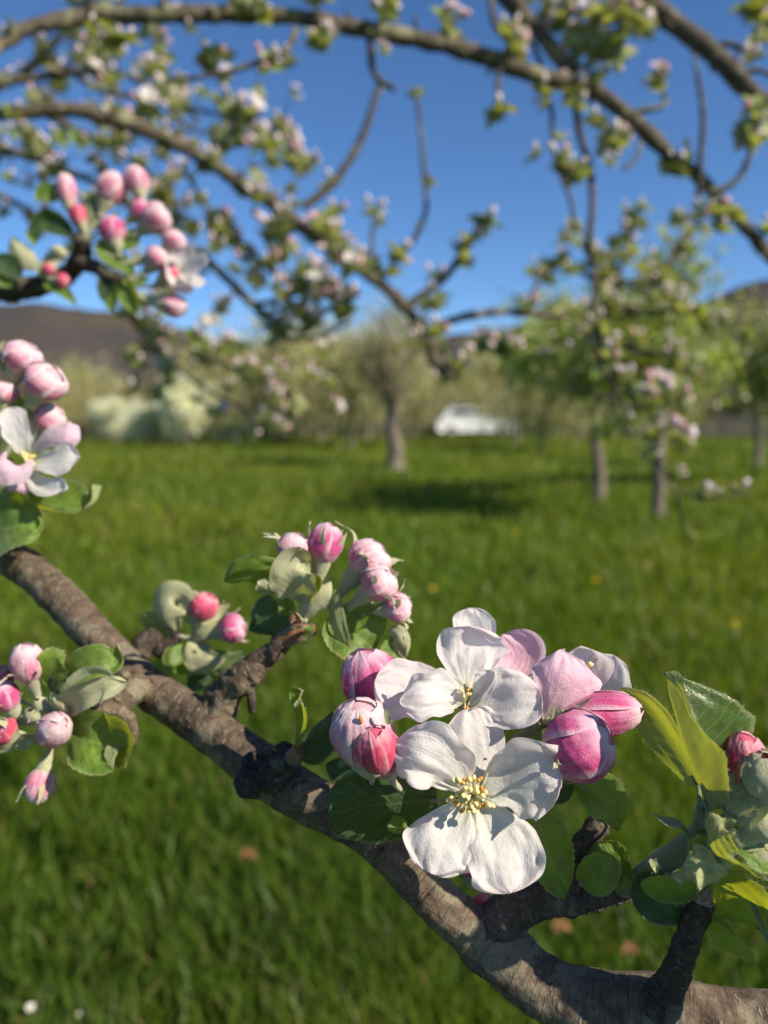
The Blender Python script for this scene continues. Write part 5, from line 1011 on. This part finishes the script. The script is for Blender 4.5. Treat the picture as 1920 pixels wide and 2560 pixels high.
# ------------------------------------------------------------------ blurred twig with pink buds, upper left
APPLE_MAIN = APPLE
APPLE = thing('blossom_twig', A9(0, 740, .52), 'dark crooked twig with pink bud clusters and green leaves before the sky at left', 'branch')
wood('limb', [(-60, 720, .52), (20, 725, .52), (110, 712, .52), (165, 690, .52), (200, 640, .51), (203, 590, .50)], [60, 58, 50, 48, 44, 40], BKD, 22, .0012, 200, 301)
wood('twig', [(195, 650, .51), (240, 670, .505), (280, 690, .50), (310, 700, .50)], [38, 34, 26], BKD, 18, .001, 200, 302)
H1 = P(203, 590, .50); H2 = P(310, 700, .50)
def D9(x, y, e=0): return A9(x, y, .5+e)
for j, (bx, by, tx, ty, R, m, at, op) in enumerate([(370, 290, 335, 105, 52, PL, H1, .0), (440, 400, 390, 275, 48, PR, H1, .0), (560, 270, 625, 105, 78, PL, H1, .03), (745, 225, 700, 70, 62, PL, H1, .04), (705, 345, 790, 265, 56, PB, H1, .0), (770, 400, 890, 305, 78, PL, H1, .25), (620, 490, 570, 340, 68, PB, H1, .02),
                                                    (890, 520, 960, 425, 66, PL, H2, .05), (800, 610, 880, 520, 66, PL, H2, .04), (860, 680, 950, 610, 54, PR, H2, .0), (860, 810, 1000, 825, 62, PL, H2, .03), (290, 600, 230, 650, 36, PR, P(160, 690, .52), 0), (300, 680, 370, 690, 40, PR, P(160, 690, .52), 0), (300, 560, 330, 500, 44, FZ, P(165, 680, .52), 0)]):
    flower_bud(D9(bx, by), D9(tx, ty), R/2.127*.5/F, at, m, 4, 1.0, op, 5, 310+j, .4, 1.0, .4, hair=0, stalk_r=.0009)
f9 = D9(960, 640)
b = Buf(); tube(b, [H2, D9(840, 720), f9], [.001, .001, .0015], 8, 10); FL9 = part('blossom', b, [FS], APPLE, f9)
for k in range(5):
    a = k*1.2566+.3; dr = Dv(math.cos(a), math.sin(a), .3); petal(FL9, [f9+dr*.001, f9+dr*.008+Dv(.6, 0, .6)*.003, f9+dr*.015+Dv(.6, 0, .6)*.009], .0075, .0075, [Dv(.7, .2, .8)], PW, .3, .12, 330+k, 20, 13)
petal(FL9, [D9(860, 700), D9(940, 700), D9(1020, 740)], .007, .007, [Dv(0, .5, 1)], PW, .3, .12, 337, 20, 13)
for j, (pts, wd_, m, nr) in enumerate([([(300, 260), (250, 220), (190, 260)], 60, LY, Dv(-.2, .3, 1)), ([(400, 440), (260, 370), (150, 440)], 60, LD, Dv(0, -.2, 1)), ([(250, 380), (190, 430), (180, 500)], 45, LY, Dv(0, .3, 1)), ([(200, 620), (100, 540), (60, 450)], 60, LW, Dv(0, 0, -1)), ([(120, 660), (40, 600), (-40, 560)], 60, LD, Dv(0, .2, 1)), ([(520, 480), (600, 560), (720, 650)], 60, LY, Dv(.1, .4, 1)), ([(620, 500), (700, 480), (700, 400)], 45, LG, Dv(.2, .3, 1)),
     ([(600, 660), (590, 760), (600, 850)], 50, LG, Dv(-.3, .2, 1)), ([(620, 680), (690, 760), (730, 860)], 62, LY, Dv(-.4, .2, 1)), ([(630, 650), (700, 690), (800, 680)], 34, LY, Dv(0, .4, 1)), ([(230, 700), (330, 740), (410, 810)], 34, LY, Dv(0, .4, 1)), ([(200, 660), (250, 600), (260, 530)], 50, LW, Dv(0, .2, -1)), ([(60, 720), (20, 660), (30, 610)], 50, LG, Dv(0, .2, 1)), ([(660, 720), (780, 790), (890, 760)], 30, LW, Dv(0, .4, -1)), ([(640, 600), (760, 570), (780, 540)], 26, LW, Dv(0, .4, -1)), ([(420, 430), (450, 300), (420, 200)], 34, LW, Dv(.4, .2, -1)), ([(440, 440), (500, 340), (480, 230)], 30, FS, Dv(.4, .2, 1)), ([(450, 420), (560, 380), (640, 310)], 24, FS, Dv(.1, .4, 1)), ([(560, 650), (560, 720), (540, 790)], 44, LD, Dv(.1, .4, 1))]):
    k_ = .5/2.127/F; leaf([D9(*p) for p in pts], wd_*k_, wd_*k_, [nr], m, .3, 0, 340+j, .06, .12, 0, 0, 16, 9)

# ------------------------------------------------------------------ small things in the grass
DRY = flat('dead_leaf_brown', (.12, .055, .02), (.20, .10, .035), 60, .8)
for lab, px, py, s_ in [('russet dead leaf caught in the grass below the knotty node', 602, 2148, .03), ('pale tan dead leaf lying in the grass inside the bend of the branch', 1560, 2390, .026), ('faded brown dead leaf deep in the grass beside the branch fork', 1385, 2330, .03)]:
    dn = FW + R_*((px-960)/F) - U_*((py-1280)/F); k = (CAM[2]-.17)/-dn[2]; p = CAM+dn*k; b = Buf()
    patch(b, [p, p+[s_*.6, .01, .012], p+[s_*1.3, .0, .0]], s_*.36, s_*.36, [0, -.5, 1], .5, 0, 16, 9, prof_leaf, .3, seed=int(px)); tag(part('dead_leaf', b, DRY, None, p), lab, 'dead leaf', 'dead leaves in the grass')

YEL = flat('dandelion_yellow', (.62, .36, .01), (.72, .48, .02), 300); STM = flat('flower_stem', (.10, .16, .03), (.14, .2, .05), 100); DAI = flat('daisy_white', (.72, .72, .70), (.8, .8, .78), 200)
def meadow_flower(name, px, py, h, rad, ray, label, cat, group):
    dn = FW + R_*((px-960)/F) - U_*((py-1280)/F); k = (CAM[2]-h)/-dn[2]; top = CAM+dn*k; base = np.array([top[0]+.01, top[1]+.02, top[2]-h-.01])
    o = thing(name, base, label, cat, group); b = Buf(); tube(b, [base, (base+top)/2+[.006, 0, 0], top], [.0022, .002, .0018], 6, 8); part('stem', b, STM, o, base)
    b = Buf(); ax = unit(np.array([.2, -.4, 1.0])); u = unit(np.cross(ax, [1, 0, .1])); v = np.cross(ax, u); n_ = 16 if ray is DAI else 34
    for q in range(n_):
        a = q*6.2832/n_*(1 if ray is DAI else 2.4); rr = rad*(1 if ray is DAI else .55+.45*(q % 3)/2); dr = u*math.cos(a)+v*math.sin(a)
        patch(b, [top+dr*rad*.1, top+dr*rr*.6+ax*rad*.12, top+dr*rr+ax*rad*(.05 if ray is DAI else .3-.25*rr/rad)], rad*.12, rad*.12, ax, .2, 0, 6, 3, mat=0)
    blob(b, top+ax*rad*.05, (rad*.32, rad*.32, rad*.18), ax, 10, 6, 1); part('flower_head', b, [ray, YEL], o, top)
for px, py in [(1082, 1472), (205, 1135), (330, 1190), (620, 1160), (1420, 1205), (1760, 1190), (820, 1330), (1490, 1450), (1840, 1560), (1290, 1330)]:
    meadow_flower('dandelion', px, py, .15, .018, YEL, 'small yellow dandelion standing in the sunny meadow grass', 'flower', 'dandelions in the meadow')
meadow_flower('daisy', 76, 2518, .12, .008, DAI, 'tiny white daisy low in the grass at the bottom left corner', 'flower', None)
meadow_flower('daisy', 195, 2535, .10, .005, DAI, 'smaller dim white daisy right of the corner daisy in the grass', 'flower', None)
